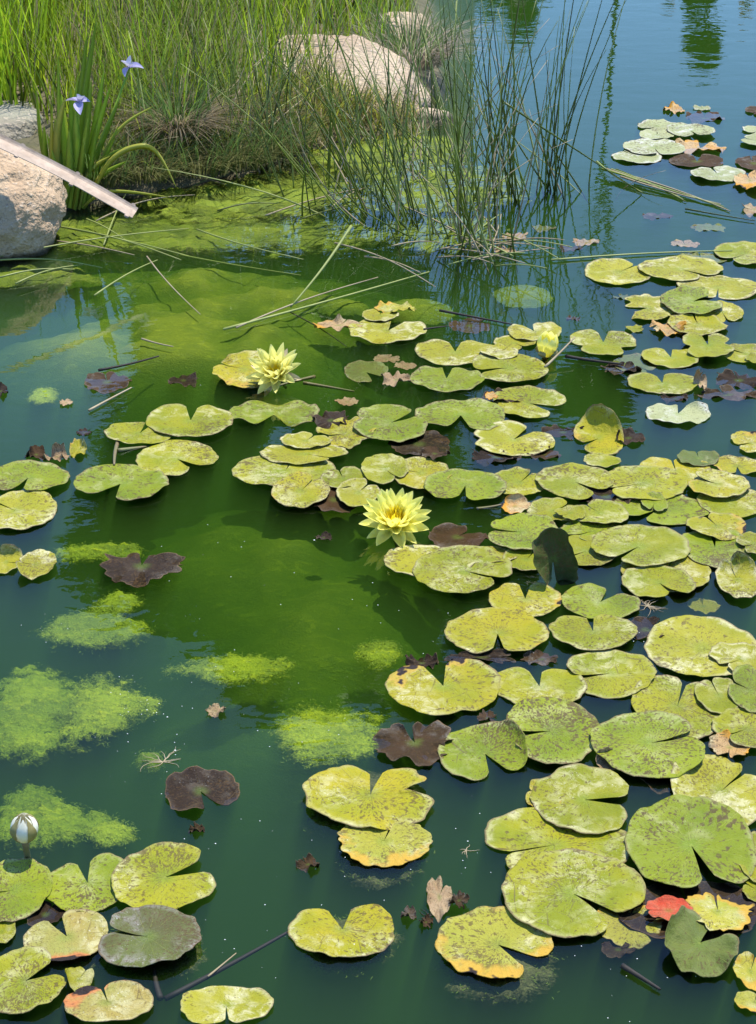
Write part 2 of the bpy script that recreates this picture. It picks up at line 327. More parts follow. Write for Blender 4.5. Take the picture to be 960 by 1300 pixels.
# ------------------------------------------------------------------ lily pads
def pad_mesh(rx, ry, nd, gap, seed, wav=0.004, jag=0.03, dents=(), bends=(), thick=0.0013, bowl=0.003, nseg=76):
    rg = random.Random(seed)
    ph = [rg.uniform(0, 6.28) for _ in range(8)]
    ss = [0.06, 0.15, 0.27, 0.40, 0.53, 0.66, 0.77, 0.86, 0.93, 0.975, 1.0]
    g2 = R(gap) / 2; ndr = R(nd)
    top = []; pol = []; sd = (seed * 0.37) % 50
    size = (rx + ry) / 2
    def place(x, y, s, th):
        X, Y = x * rx, y * ry
        z = bowl * s ** 5 * (1 + 0.8 * math.sin(2 * th + ph[6])) - 0.0015 * (1 - s) ** 2
        z += wav * s ** 2.2 * (math.sin(2 * th + ph[0]) * 0.5 + math.sin(3 * th + ph[1]) * 0.5 + 0.45 * math.sin(7 * th + ph[2]) + 0.3 * math.sin(11 * th + ph[3]) * s ** 3)
        z += wav * 0.5 * mn.noise((X * 25 + seed, Y * 25, 0.5))
        for (ba, st, rad) in bends:
            a = R(ba); ux, uy = math.cos(a), math.sin(a)
            # small irregularity along the fold so that it is not a straight roll
            d = (X * ux + Y * uy) - st * size - 0.12 * size * mn.noise((X * 14 + seed, Y * 14, 3.1))
            if d > 0:
                rr = abs(rad) * size; k = d / rr
                kk = min(k, 2.6)
                du = rr * math.sin(kk) - d; dz = rr * (1 - math.cos(kk))
                X += ux * du; Y += uy * du; z += dz if rad > 0 else -dz
        return (X, Y, z)
    top.append(place(0, 0, 0, 0)); pol.append((0, 0, sd))
    for s in ss:
        for i in range(nseg + 1):
            t = i / nseg; ta = g2 + t * (2 * math.pi - 2 * g2); th = ndr + ta
            e = min(ta - g2, 2 * math.pi - g2 - ta)
            rr = 1 - 0.22 * math.exp(-e / R(7)) - 0.10 * math.exp(-(e / R(25)) ** 2)
            jl = min(jag, 0.06)
            rr *= 1 + jl * (0.9 * math.sin(2 * th + ph[4]) + 0.7 * math.sin(3 * th + ph[5])) + jag * (0.35 * math.sin(9 * th + ph[6]) + 0.28 * math.sin(17 * th + ph[7]) + 0.8 * mn.noise((math.cos(th) * 5 + seed, math.sin(th) * 5, 1.7)) + 0.5 * mn.noise((math.cos(th) * 14 + seed, math.sin(th) * 14, 5.7)))
            for (da, dw, dd) in dents:
                df = (math.degrees(th) - da + 180) % 360 - 180
                rr *= 1 - dd * math.exp(-(df / dw) ** 2)
            top.append(place(rr * s * math.cos(th), rr * s * math.sin(th), s, th)); pol.append((t * 2 - 1, s, sd))
    n = nseg + 1; nt = len(top); F = []
    for i in range(nseg): F.append((0, 1 + i, 2 + i))
    for k in range(len(ss) - 1):
        for i in range(nseg):
            a = 1 + k * n + i; F.append((a, a + n, a + n + 1, a + 1))
    # underside: centre, mid ring and rim only
    bot = {}
    V = list(top); PL = list(pol)
    rings = [0] + [k for k in (2, 5, 8, len(ss) - 1)]
    def bidx(ti):
        if ti not in bot:
            x, y, z = top[ti]; bot[ti] = len(V); V.append((x, y, z - thick)); PL.append(pol[ti])
        return bot[ti]
    kk = [2, 5, 8, len(ss) - 1]
    for i in range(nseg): F.append((bidx(0), bidx(1 + 2 * n + i + 1), bidx(1 + 2 * n + i)))
    for q in range(3):
        for i in range(nseg):
            a = 1 + kk[q] * n + i; b = 1 + kk[q + 1] * n + i
            F.append((bidx(a), bidx(a + 1), bidx(b + 1), bidx(b)))
    o0 = 1 + (len(ss) - 1) * n
    for i in range(nseg): F.append((o0 + i, bidx(o0 + i), bidx(o0 + i + 1), o0 + i + 1))
    return V, F, PL

RAFT = 'yellow-green lily pads in the big raft'
L_RAFT = 'yellow-green brown-flecked lily pad overlapping its neighbours in the big raft'
L_FAR = 'pale green lily pad floating among the pads below the open blue water'
placed = []
def pad(cx, cy, w_, h_, nd, mat, label, gap=6, layer=None, group=None, wav=0.0032, jag=0.03, dents=(), bends=(), z=None, name='lily_pad', cat='lily pad', bowl=0.002, fat=1.0):
    if layer is None:
        used = set()
        for (a, b, c, d, l) in placed:
            if ((cx - a) / (w_ / 2 + c / 2)) ** 2 + ((cy - b) / (h_ / 2 + d / 2)) ** 2 < 0.97: used.add(l)
        layer = 0
        while layer in used: layer += 1
    zz = 0.0035 + 0.0052 * layer if z is None else z
    if z is None or z > -0.001: placed.append((cx, cy, w_, h_, layer))
    p = P(cx, cy, zz); mx, my = mpp(cx, cy, zz)
    # notch direction is given as seen in the picture; turn it into a ground direction
    gx, gy = math.cos(R(nd)) * mx, math.sin(R(nd)) * my
    rx, ry = w_ / 2 * mx, h_ / 2 * my
    loc_ang = math.degrees(math.atan2(gy / ry, gx / rx))
    seed = int(cx * 31 + cy * 17)
    V, F, PL = pad_mesh(rx * 1.03, ry * 1.03, loc_ang, gap, seed, wav, jag, dents, bends, bowl=bowl)
    o = mk(name, V, F, mat, attrs={'pol': PL}); o.location = p
    tag(o, label, cat, group); return o

G = dict(group=RAFT)
RAFT_LABELS = iter(['bright raft pad with front notch next to the browning island pad',
    'small raft pad lapped on both sides by brighter round pads',
    'raft pad with side notch just below the narrow oval pad',
    'yellowing raft pad under the dark green rim pad',
    'wide raft pad behind the large freckled pad',
    'yellowing raft pad with a slit, on top beside the ragged yellow pad',
    'raft pad lapped by a yellowing slit pad',
    'yellowing raft pad lying over the edge of the large freckled pad',
    'raft pad beside the curled orange leaf with reddish stem',
    'tiny raft pad lying across two larger ones',
    'raft pad between the tiny crosswise pad and the large freckled pad',
    'green raft pad lowest of the heap behind the upright dark leaf',
    'grey-green flecked raft pad with a slit, beside the upright dark leaf',
    'broadest raft pad with side slit, on top of its heap',
    'green raft pad with far notch beside the shell-curled pad',
    'small raft pad leaning on the green far-notched one',
    'yellowing raft pad mostly hidden under two others',
    'raft pad with front notch lying on a mostly hidden yellowing one',
    'raft pad between the upright dark leaf and the broadest pad',
    'small raft pad squeezed between flecked slit pad and orange-rimmed yellow pad'])
def raft(cx, cy, w_, h_, nd, mat=None, **kw): return pad(cx, cy, w_, h_, nd, mat or MG, next(RAFT_LABELS), group=RAFT, **kw)
def far(cx, cy, w_, h_, nd, mat=None, **kw): return pad(cx, cy, w_, h_, nd, mat or MG, L_FAR, group='pale pads below the open water', **kw)

# -- far pads in the open blue water
pad(834, 160, 50, 15, 200, MW, 'ragged whitish lily pad touching a round pad in open water', jag=0.08)
pad(834, 171, 43, 12, 60, MW, 'small whitish lily pad tucked under a ragged pad in open water')
pad(877, 165, 58, 17, 300, MW, 'whitish lily pad with a notch facing the curled orange leaf', gap=14)
pad(808, 198, 63, 18, 160, MW, 'pale grey-green lily pad partly under the large far pad', layer=0)
pad(831, 187, 76, 21, 280, MW, 'large pale grey-green lily pad beside the fallen reed bundle', layer=1)
pad(885, 204, 66, 18, 60, MU, 'dark purple-brown lily pad with a wide split in open water', gap=26, dents=((90, 12, 0.3),))
pad(911, 220, 66, 19, 120, MW, 'pale lily pad beside the orange leaf at the open water', gap=10, layer=1)
pad(896, 149, 48, 12, 90, MU, 'small sunken purple lily pad with two raised dark tips', wav=0.012, z=-0.004)
pad(855, 139, 27, 9, 200, MO, 'small curled orange leaf alone on the open blue water', wav=0.010, jag=0.12, name='fallen_leaf', cat='leaf')
pad(891, 137, 21, 6, 90, MW, 'tiny pale leaf floating on the open blue water', name='fallen_leaf', cat='leaf', jag=0.08)
pad(889, 186, 60, 16, 30, MO, 'crumpled orange-brown leaf between the far whitish pads', gap=50, wav=0.014, jag=0.16, name='fallen_leaf', cat='leaf')
pad(962, 141, 30, 11, 200, MU, 'brown lily pad under the dark tree reflection')
pad(964, 165, 40, 12, 200, MW, 'pale lily pad just beyond its twin near the tree reflection', layer=0)
pad(962, 178, 44, 14, 170, MW, 'pale lily pad lapped under its twin near the tree reflection', layer=1)
pad(957, 207, 44, 19, 90, MU, 'large brown lily pad behind the bright orange leaf', layer=0)
pad(952, 229, 38, 20, 80, MO, 'bright orange decaying leaf at the edge of the open water', layer=2, jag=0.09, wav=0.008, name='fallen_leaf', cat='leaf')
pad(958, 266, 32, 12, 180, MT, 'curled tan leaf alone by the tip of the fallen reeds', wav=0.010, jag=0.1, name='fallen_leaf', cat='leaf')

# -- upper right group
pad(786, 345, 86, 32, 20, MP, 'pale crusted lily pad with white rim, lapped by a larger pad', layer=0)
pad(865, 341, 104, 30, 340, MP, 'wide pale lily pad lying over a white-rimmed pad', layer=1, gap=12)
pad(890, 329, 62, 16, 90, MS, 'thin sunken green lily pad showing through the water', z=-0.002)
pad(945, 322, 76, 28, 200, MG, 'bright round lily pad set apart beyond the pale pads')
pad(912, 365, 100, 31, 240, MP, 'broad pale lily pad half covering a ribbed green pad', layer=0)
pad(822, 391, 74, 31, 185, MP, 'ragged torn pale lily pad with a curled orange edge', gap=40, jag=0.08, dents=((150, 10, 0.35), (215, 9, 0.25)), layer=0, wav=0.007)
pad(917, 396, 50, 26, 280, MP, 'small pale lily pad overlapped by a ribbed green pad', layer=0)
pad(880, 382, 80, 33, 10, MB, 'ribbed light green lily pad on top of the pale pads', layer=2, gap=30, wav=0.006)
pad(886, 411, 76, 27, 100, MY, 'yellowing lily pad with orange corner below the ribbed pad', layer=1, dents=((20, 18, 0.2),))
pad(848, 416, 44, 13, 180, MO, 'curled orange leaf beside the yellowing pad', wav=0.012, jag=0.16, name='fallen_leaf', cat='leaf', layer=1)
pad(766, 434, 80, 35, 75, MG, 'four-lobed yellow-green lily pad near the yellow bud', gap=26, dents=((200, 12, 0.30), (320, 14, 0.35)))
pad(806, 417, 23, 8, 0, MG, 'tiny oval lily pad next to the four-lobed pad')
pad(852, 453, 74, 25, 95, MG, 'heart-shaped lily pad touching the clover-shaped pad', gap=24)
pad(899, 437, 66, 33, 90, MG, 'clover-shaped lily pad of four rounded lobes', gap=24, dents=((190, 12, 0.3), (5, 14, 0.35)))
pad(947, 448, 66, 24, 170, MG, 'lily pad reaching out beside the clover-shaped pad', gap=20)
pad(962, 455, 30, 14, 100, MG, 'little lily pad edge next to the clover-shaped pad group')
pad(807, 463, 58, 25, 330, MS, 'sunken bluish green lily pad below the heart-shaped pad', z=-0.006)
pad(841, 486, 85, 29, 85, MG, 'heart-shaped lily pad with a pale curled leaf at its side', gap=18, dents=((250, 30, 0.08),))
pad(889, 486, 16, 17, 60, MT, 'pale curled leaf at the side of a heart-shaped pad', bends=((90, 0.0, 0.5),), name='fallen_leaf', cat='leaf', wav=0.01, layer=1)
pad(861, 525, 79, 27, 50, MW, 'lone whitened lily pad with a curled lobe in dark water', gap=22, bends=((70, 0.55, 0.3),), wav=0.006)
pad(954, 562, 52, 27, 190, MY, 'orange-yellow lily pad with white frill alone in dark water', gap=18, jag=0.05)
pad(938, 483, 54, 20, 120, MD, 'black-brown rotten leaf by the heart-shaped pads', wav=0.010, jag=0.14, z=0.0, name='dead_leaf', cat='leaf')
pad(925, 500, 78, 13, 160, MU, 'long reddish-brown rotten leaf below the black-brown one', wav=0.010, jag=0.2, z=0.0, name='dead_leaf', cat='leaf')
pad(790, 468, 50, 12, 40, MD, 'dark rotten leaf beside the stalk of the yellow bud', wav=0.010, jag=0.16, z=-0.002, name='dead_leaf', cat='leaf')
pad(858, 506, 34, 8, 0, MD, 'thin dark rotten leaf above the whitened pad', wav=0.006, jag=0.14, z=-0.002, name='dead_leaf', cat='leaf')

# -- upper middle
pad(493, 418, 95, 33, 40, MP, 'pale lily pad with a thick white rim under orange scraps', gap=30, layer=0, wav=0.006)
pad(483, 400, 46, 14, 90, MP, 'small pale lily pad wedged behind the white-rimmed pad', layer=1)
pad(503, 391, 46, 13, 200, MR, 'orange and black rotten leaf on the white-rimmed pad', layer=2, jag=0.12, wav=0.009, name='fallen_leaf', cat='leaf')
pad(430, 412, 58, 13, 20, MO, 'thin curled orange leaf reaching from the white-rimmed pad', jag=0.10, wav=0.012, name='fallen_leaf', cat='leaf', layer=1, dents=((90, 30, 0.3),))
pad(310, 468, 82, 44, 170, MY, 'olive lily pad with browned edges behind the tilted flower', jag=0.05, bends=((160, 0.8, 0.2),), wav=0.006)
pad(465, 472, 56, 28, 330, MS, 'dull green lily pad sinking beside a pinkish dead leaf', z=-0.003, gap=40)
pad(503, 481, 36, 13, 150, MT, 'pinkish tan dead leaf on the sinking green pad', jag=0.14, wav=0.012, name='dead_leaf', cat='leaf', layer=1)
pad(490, 456, 34, 10, 20, MT, 'pale drowned leaf scrap between flower and heart pads', jag=0.12, z=-0.012, name='dead_leaf', cat='leaf')
pad(514, 465, 26, 10, 200, MT, 'small drowned leaf scrap beside the pinkish dead leaf', jag=0.12, z=-0.010, name='dead_leaf', cat='leaf')
pad(441, 510, 28, 10, 30, MT, 'grey drowned leaf scrap beyond the small island of pads', jag=0.14, z=-0.005, name='dead_leaf', cat='leaf')
pad(578, 446, 98, 34, 85, MP, 'pale heart-shaped lily pad lapped by the pads beside the bud', gap=26, layer=0)
pad(645, 467, 98, 37, 185, MG, 'wide yellow-green lily pad just in front of the yellow bud', gap=16, layer=1)
pad(654, 435, 54, 16, 330, MP, 'narrow browned lily pad touching the yellow bud', layer=0)
pad(634, 446, 47, 17, 20, MP, 'small round lily pad lying on two larger pads near the bud', layer=2)
pad(678, 420, 66, 24, 130, MP, 'pale two-lobed lily pad behind the yellow bud', gap=34)
pad(567, 480, 92, 32, 80, MB, 'glossy heart-shaped lily pad below the pale heart-shaped one', gap=22, wav=0.006)
pad(672, 511, 94, 40, 345, MG, 'split lily pad with a reddish streak, alone below the bud', gap=26, dents=((180, 10, 0.2),))
pad(585, 527, 108, 41, 262, MB, 'heavily flecked light green pad with a wide front notch', gap=36, wav=0.006)
pad(652, 557, 104, 42, 25, MP, 'pale crusted lily pad folded across, above the round raft pads', gap=20, dents=((180, 12, 0.22),))
pad(597, 413, 54, 18, 10, MU, 'sunken grey-brown leaf with ribs under a floating stem', z=-0.006, wav=0.005, jag=0.07, name='dead_leaf', cat='leaf')
pad(760, 556, 62, 46, 200, MY, 'yellow lily pad with its far half standing up out of the water', gap=12, bends=((50, 0.05, 0.62),), layer=0, wav=0.004)
pad(798, 556, 44, 16, 0, MD, 'dark upturned leaf edge behind the standing yellow pad', bends=((160, 0.2, 0.4),), jag=0.07, wav=0.008, name='dead_leaf', cat='leaf', layer=0)

# -- left group
pad(177, 549, 87, 29, 45, MG, 'slim lily pad leading the row left of the tilted flower', gap=18)
pad(242, 533, 107, 43, 95, MG, 'two-lobed lily pad between the slim pad and the bow-tie pad', gap=22, layer=1)
pad(348, 525, 113, 34, 268, MB, 'bow-tie shaped lily pad in front of the tilted flower', gap=52, dents=((88, 14, 0.28),), wav=0.008)
pad(225, 582, 104, 42, 335, MG, 'lily pad with deep side notch next to a bent brown stem', gap=22)
pad(153, 613, 117, 47, 228, MB, 'fleck-sprinkled light green pad with a broad notch over dark water', gap=36, dents=((60, 14, 0.12),))
pad(36, 606, 100, 39, 245, MB, 'rounded bright lily pad sharing the left water with a whitened twin', gap=18, layer=1)
pad(20, 648, 100, 50, 160, MP, 'whitened lily pad lapped by the rounded bright pad', layer=0)
pad(8, 713, 42, 29, 350, MP, 'curled pale lily pad joined to a shell-shaped pad', bends=((90, 0.5, 0.3),), layer=0)
pad(45, 716, 52, 34, 180, MP, 'shell-shaped pale lily pad by the black rotten leaf', bends=((200, 0.4, 0.5),), jag=0.05, layer=1)
pad(46, 577, 30, 10, 200, MU, 'dark folded leaf end next to the cream curled leaf', wav=0.012, jag=0.1, name='dead_leaf', cat='leaf')
pad(72, 579, 30, 13, 340, MT, 'brown spotted curled leaf between two leaf ends', wav=0.014, jag=0.1, bends=((90, 0.2, 0.4),), name='dead_leaf', cat='leaf')
pad(101, 570, 24, 19, 60, MY, 'cream yellow curled leaf tip standing out of the water', wav=0.008, bends=((30, 0.0, 0.5),), name='fallen_leaf', cat='leaf')
pad(136, 485, 60, 24, 120, MU, 'ribbed grey-brown sunken leaf beside a floating cut stem', z=-0.001, wav=0.007, jag=0.06, name='dead_leaf', cat='leaf')
pad(233, 483, 38, 14, 30, MD, 'small dark sunken leaf on the green algae cloud', z=-0.003, wav=0.008, jag=0.12, name='dead_leaf', cat='leaf')
pad(84, 511, 15, 8, 30, MT, 'tiny pinkish leaf scrap near a yellow algae tuft', jag=0.15, name='dead_leaf', cat='leaf')
pad(107, 549, 18, 8, 30, MD, 'tiny dark leaf above the row of left pads', jag=0.12, z=0.0, name='dead_leaf', cat='leaf')

# -- middle island
L_ISL = 'yellow-green lily pad in the small island behind the open flower'
def isl(*a, **k): return pad(*a, MG, L_ISL, group='small island of pads', **k)
pad(362, 597, 125, 43, 60, MG, 'largest lily pad of the small island, lowest of the pile', layer=0)
pad(387, 576, 106, 26, 350, MP, 'long whitish lily pad lying on the largest island pad', layer=1)
pad(388, 559, 64, 19, 30, MP, 'short whitish lily pad behind the long whitish one', layer=2)
pad(382, 622, 72, 43, 40, MY, 'lily pad with a bright yellow rotting tip in the small island', layer=1)
pad(436, 607, 56, 28, 120, MG, 'smallest island pad between the pile and the rounded one', layer=0)
pad(489, 595, 60, 37, 320, MG, 'rounded island pad touching the browning pad', layer=1)
pad(535, 600, 74, 39, 170, MY, 'browning lily pad between the island and the round raft pad', layer=0)
pad(455, 625, 56, 34, 40, MP, 'pale crusted island pad right behind the open flower', layer=1)
pad(438, 549, 70, 35, 200, MY, 'crumpled yellowing pad lapped by a two-lobed bright pad', layer=0, jag=0.08, wav=0.009)
pad(496, 536, 93, 47, 15, MB, 'bright two-lobed lily pad with clean ribs beyond the island', gap=22, layer=1, dents=((170, 12, 0.18),))
pad(420, 533, 44, 20, 300, MD, 'black crumpled leaf beside the crumpled yellowing pad', wav=0.012, jag=0.16, z=0.003, name='dead_leaf', cat='leaf')
pad(532, 563, 78, 32, 120, MD, 'dark drowned lily pad between the bright two-lobed pad and island', z=-0.003, wav=0.004, jag=0.06, name='dead_leaf', cat='leaf')
pad(552, 576, 34, 12, 20, MU, 'reddish-brown scrap lying on the dark drowned pad', wav=0.008, jag=0.12, name='dead_leaf', cat='leaf', layer=1)
pad(424, 634, 62, 34, 60, MU, 'purple-brown dead pad sunk beside the yellow rotting tip', z=-0.001, wav=0.006, jag=0.06, name='dead_leaf', cat='leaf')

# -- the big raft
raft(591, 616, 99, 42, 250, MB, gap=16, layer=1)
raft(659, 612, 66, 36, 30, layer=0)
raft(730, 611, 98, 43, 335, layer=1, gap=16)
raft(858, 598, 88, 39, 90, MY, layer=0)
raft(815, 613, 110, 43, 190, layer=1)
raft(911, 614, 78, 33, 165, MY, layer=2, gap=14)
pad(766, 585, 51, 15, 0, MG, 'narrow oval lily pad under the standing yellow pad')
pad(887, 581, 52, 20, 90, MS, 'dark green lily pad at the far rim of the raft', layer=1)
pad(936, 591, 68, 22, 260, MY, 'yellow ragged lily pad at the far rim of the raft', jag=0.06, gap=16)
raft(928, 637, 84, 39, 80, layer=0)
pad(838, 645, 121, 41, 205, MB, 'large freckled green raft pad carrying a small round pad', layer=0, gap=12)
pad(831, 638, 32, 24, 240, MB, 'small round green pad lying on the large freckled pad', layer=1)
raft(910, 667, 72, 33, 130, MY, layer=1)
raft(703, 648, 64, 30, 20, layer=0)
raft(724, 651, 40, 17, 200, layer=2)
raft(762, 651, 68, 31, 150, layer=1)
raft(752, 673, 78, 28, 200, MB, layer=0)
raft(662, 675, 94, 44, 178, MB, gap=14, layer=2)
raft(812, 693, 125, 51, 205, gap=10, layer=2)
raft(908, 695, 91, 49, 80, MB, gap=14, layer=0)
raft(957, 690, 44, 26, 200, layer=1)
raft(846, 724, 108, 52, 50, MY, layer=0)
raft(837, 739, 90, 42, 312, layer=1, gap=14)
raft(745, 699, 86, 37, 200, layer=0)
raft(668, 710, 56, 30, 40, layer=0)
pad(616, 705, 80, 22, 100, MY, 'orange-tinged raft pad pinched between two broad pads', layer=0)
pad(545, 712, 118, 40, 30, MP, 'pale raft pad with a white edge touching the open flower', layer=0)
pad(590, 723, 122, 60, 340, MG, 'very broad lily pad with a wet patch below the open flower', layer=1, gap=10)
pad(667, 760, 92, 45, 85, MY, 'orange-rimmed yellow pad between the upright dark leaf and broad pad', gap=24, layer=0)
pad(762, 764, 97, 43, 35, MB, 'split bright green pad below the upright dark leaf', gap=26, layer=0)
pad(753, 801, 106, 46, 92, MG, 'round lily pad tucked under a split bright green pad', gap=14, layer=1)
pad(937, 736, 54, 46, 110, MP, 'shiny pale lily pad curled up like a shell', bends=((75, 0.25, 0.55),), wav=0.004)
pad(893, 769, 38, 20, 90, MY, 'small yellow leaf glowing under the water near the curled pad', z=-0.025, jag=0.08, name='dead_leaf', cat='leaf')
pad(632, 803, 132, 57, 267, MY, 'orange-rimmed round lily pad with a notch towards the heart-shaped pad', gap=16, wav=0.004)
pad(775, 854, 114, 58, 190, MG, 'round lily pad with white front rim floating free in the raft', gap=10)
pad(892, 822, 146, 74, 340, MP, 'great pale lily pad with torn end and a scrap on it', layer=0)
pad(942, 836, 80, 38, 200, MP, 'torn pale pad lying on the great pale pad', layer=1, jag=0.08)
pad(563, 870, 144, 74, 112, MY, 'large heart-shaped yellowish pad with a scorched front edge', gap=34, layer=1, dents=((290, 12, 0.18),))
pad(685, 871, 114, 54, 98, MG, 'pad with torn far edge between heart-shaped and fan-ribbed pads', gap=24, layer=0)
pad(700, 927, 122, 80, 186, MB, 'big fan-ribbed bright pad beside the folded glossy pad', gap=12, layer=1)
pad(616, 956, 112, 74, 300, MB, 'glossy green pad with one lobe curled up like a cup', gap=34, bends=((20, 0.35, 0.55),), wav=0.003)
pad(860, 896, 108, 84, 60, MG, 'broad raft pad with raised tan edge under the slit pad', layer=0, gap=8)
pad(913, 882, 60, 46, 110, MG, 'lily pad wedged between the great pale pad and the broad one', layer=1)
pad(952, 875, 56, 56, 150, MB, 'ribbed lily pad leaning over its neighbours by the great pale pad', layer=2)
pad(948, 925, 86, 46, 200, MG, 'smooth lily pad over the orange crumpled leaf', layer=1)
pad(826, 943, 148, 80, 10, MB, 'large bright pad with a long slit and clean radiating ribs', layer=2, gap=12)
pad(926, 948, 48, 28, 250, MO, 'orange crumpled leaf under the smooth pad', layer=0, jag=0.12, wav=0.007, name='fallen_leaf', cat='leaf')
pad(915, 1003, 128, 90, 30, MP, 'large creased pale pad above the great ribbed disc', layer=0, wav=0.007)
pad(690, 1010, 46, 40, 160, MY, 'small yellow lobe tucked under the slit flecked pad', layer=0)
pad(742, 1014, 134, 82, 355, MG, 'flecked yellow-green pad with a wide open side slit', layer=1, gap=22, dents=((130, 10, 0.1),))
pad(706, 1072, 182, 90, 190, MG, 'largest creased lily pad with small torn holes', layer=0, wav=0.006)
pad(728, 1133, 174, 112, 328, MG, 'huge smooth pad lapped over the largest creased pad', layer=1, gap=16)
pad(878, 1072, 164, 120, 285, MB, 'great ribbed disc with white far rim and narrow notch', layer=2, gap=16, wav=0.005)
pad(958, 1088, 50, 60, 150, MG, 'lily pad slipping under the great ribbed disc', layer=1)
pad(962, 1130, 40, 36, 150, MG, 'small lily pad beside the great ribbed disc and the rotten ones', layer=0)
pad(470, 1008, 156, 86, 75, MY, 'ragged yellow pad with two slits and flaking edges', gap=18, dents=((5, 7, 0.45),), layer=1, jag=0.045, wav=0.006)
pad(487, 1067, 120, 60, 60, MR, 'rotting yellow pad with black patches lapped by a ragged pad', layer=0, jag=0.06)
pad(435, 1179, 128, 75, 100, MY, 'kidney-shaped yellowish pad alone in the open green water', gap=40, wav=0.004, dents=((90, 25, 0.1),))
pad(632, 1198, 144, 94, 330, MR, 'yellow pad with orange and black rotten lobe, alone', gap=30, jag=0.05)

# -- rotten corner
pad(875, 1155, 170, 80, 100, MD, 'wide blackened drowned pad under the yellow star patch', z=-0.004, jag=0.05, wav=0.003, name='dead_leaf', cat='leaf')
pad(912, 1157, 88, 46, 90, MR, 'yellow star-shaped patch of leaf on the blackened pad', layer=1, jag=0.20, wav=0.003, name='fallen_leaf', cat='leaf')
pad(797, 1172, 84, 56, 60, MR, 'yellow and brown drowned pad beside the red leaf', z=-0.003, jag=0.06, name='dead_leaf', cat='leaf', bends=((300, 0.5, -0.6),))
pad(849, 1155, 60, 30, 180, MRED, 'red leaf lying on the blackened drowned pad', layer=2, jag=0.05, name='fallen_leaf', cat='leaf')
pad(889, 1196, 100, 72, 30, MS, 'curled dull green leaf folded beside the yellow star patch', layer=2, gap=40, bends=((150, 0.3, 0.45),), wav=0.010, name='curled_leaf', cat='leaf')
pad(953, 1233, 40, 48, 60, MR, 'spotted yellow pad near the curled dull green leaf')
pad(958, 1272, 50, 26, 60, MR, 'orange leaf edge beyond the spotted yellow pad', name='fallen_leaf', cat='leaf')
pad(725, 1150, 60, 40, 0, MD, 'black drowned leaf under the huge smooth pad', z=-0.006, name='dead_leaf', cat='leaf')

# -- lower left
pad(18, 1129, 94, 77, 190, MB, 'strongly flecked green pad in front of the white bud', layer=1)
pad(111, 1120, 106, 74, 112, MB, 'green pad with deep notch between flecked and pale round pads', gap=26, layer=0)
pad(210, 1113, 136, 82, 15, MG, 'large pale round pad with a notch facing open water', gap=26, layer=1)
pad(85, 1188, 104, 66, 135, MK, 'reddening pad with orange notch edge', gap=30, layer=0)
pad(188, 1188, 126, 77, 175, MV, 'dark olive-purple pad with white spots and crusted rim', gap=10, layer=2, jag=0.035)
pad(2, 1182, 36, 34, 180, MG, 'small round pad under the strongly flecked green pad', layer=0)
pad(32, 1244, 108, 80, 25, MG, 'pale green pad with open notch beside the reddening pad', gap=30, layer=1)
pad(100, 1243, 38, 34, 60, MG, 'folded strip of pad between two crusted pads', bends=((200, 0.2, 0.5),), layer=0)
pad(137, 1272, 114, 50, 120, MK, 'white-crusted yellow pad with browned tip', layer=1)
pad(287, 1276, 118, 50, 280, MP, 'pale round pad near the sunken forked twig')
pad(58, 1160, 48, 34, 60, MD, 'black sunken leaf behind the reddening pad', z=0.0, jag=0.06, name='dead_leaf', cat='leaf')

# -- dead leaves in the open water
pad(180, 718, 102, 42, 90, MD, 'black ragged rotten leaf floating among algae clumps', jag=0.14, wav=0.008, z=0.003, gap=20, dents=((60, 12, 0.35), (130, 10, 0.3)), name='dead_leaf', cat='leaf')
pad(255, 1004, 92, 58, 310, MD, 'glistening black dead pad alone in the green water', jag=0.05, wav=0.008, z=0.003, gap=30, name='dead_leaf', cat='leaf')
pad(527, 942, 100, 56, 120, MU, 'brown decaying lumpy leaf beside the cupped glossy pad', jag=0.10, wav=0.012, z=0.004, gap=20, dents=((100, 14, 0.3), (350, 14, 0.2)), name='dead_leaf', cat='leaf')
pad(536, 840, 42, 19, 60, MD, 'dark curled leaf behind the large heart-shaped pad', jag=0.1, wav=0.014, z=0.004, name='dead_leaf', cat='leaf')
pad(612, 834, 84, 14, 0, MD, 'dark wet strip of rotten leaf below the orange-rimmed round pad', jag=0.16, wav=0.006, z=0.001, name='dead_leaf', cat='leaf')
pad(688, 836, 44, 16, 0, MU, 'purple rotten scrap between round pad and torn-edged pad', jag=0.16, wav=0.006, z=0.001, name='dead_leaf', cat='leaf')
pad(619, 911, 24, 14, 0, MU, 'small brown rotten scrap above the cupped glossy pad', jag=0.16, wav=0.006, z=0.001, name='dead_leaf', cat='leaf')
pad(581, 682, 76, 30, 30, MU, 'purple-brown ribbed leaf sunk behind the broad wet pad', jag=0.06, wav=0.007, z=-0.002, name='dead_leaf', cat='leaf')
pad(630, 580, 60, 16, 20, MD, 'dark drowned leaf between the folded pale pad and raft', jag=0.14, wav=0.008, z=0.0, name='dead_leaf', cat='leaf')
pad(690, 576, 44, 14, 20, MU, 'brown drowned leaf at the foot of the folded pale pad', jag=0.14, wav=0.008, z=0.0, name='dead_leaf', cat='leaf')
pad(640, 505, 52, 14, 20, MD, 'dark drowned leaf beside the split pad with reddish streak', jag=0.14, wav=0.008, z=0.0, name='dead_leaf', cat='leaf')
pad(715, 548, 50, 14, 20, MD, 'dark drowned leaf by the standing yellow pad', jag=0.14, wav=0.008, z=-0.001, name='dead_leaf', cat='leaf')
pad(770, 630, 70, 26, 20, MD, 'dark rotten leaf showing in a gap of the raft', jag=0.1, wav=0.006, z=-0.001, name='dead_leaf', cat='leaf')
pad(820, 800, 70, 26, 20, MD, 'dark rotten leaf under the great pale pad', jag=0.14, wav=0.008, z=-0.003, name='dead_leaf', cat='leaf')
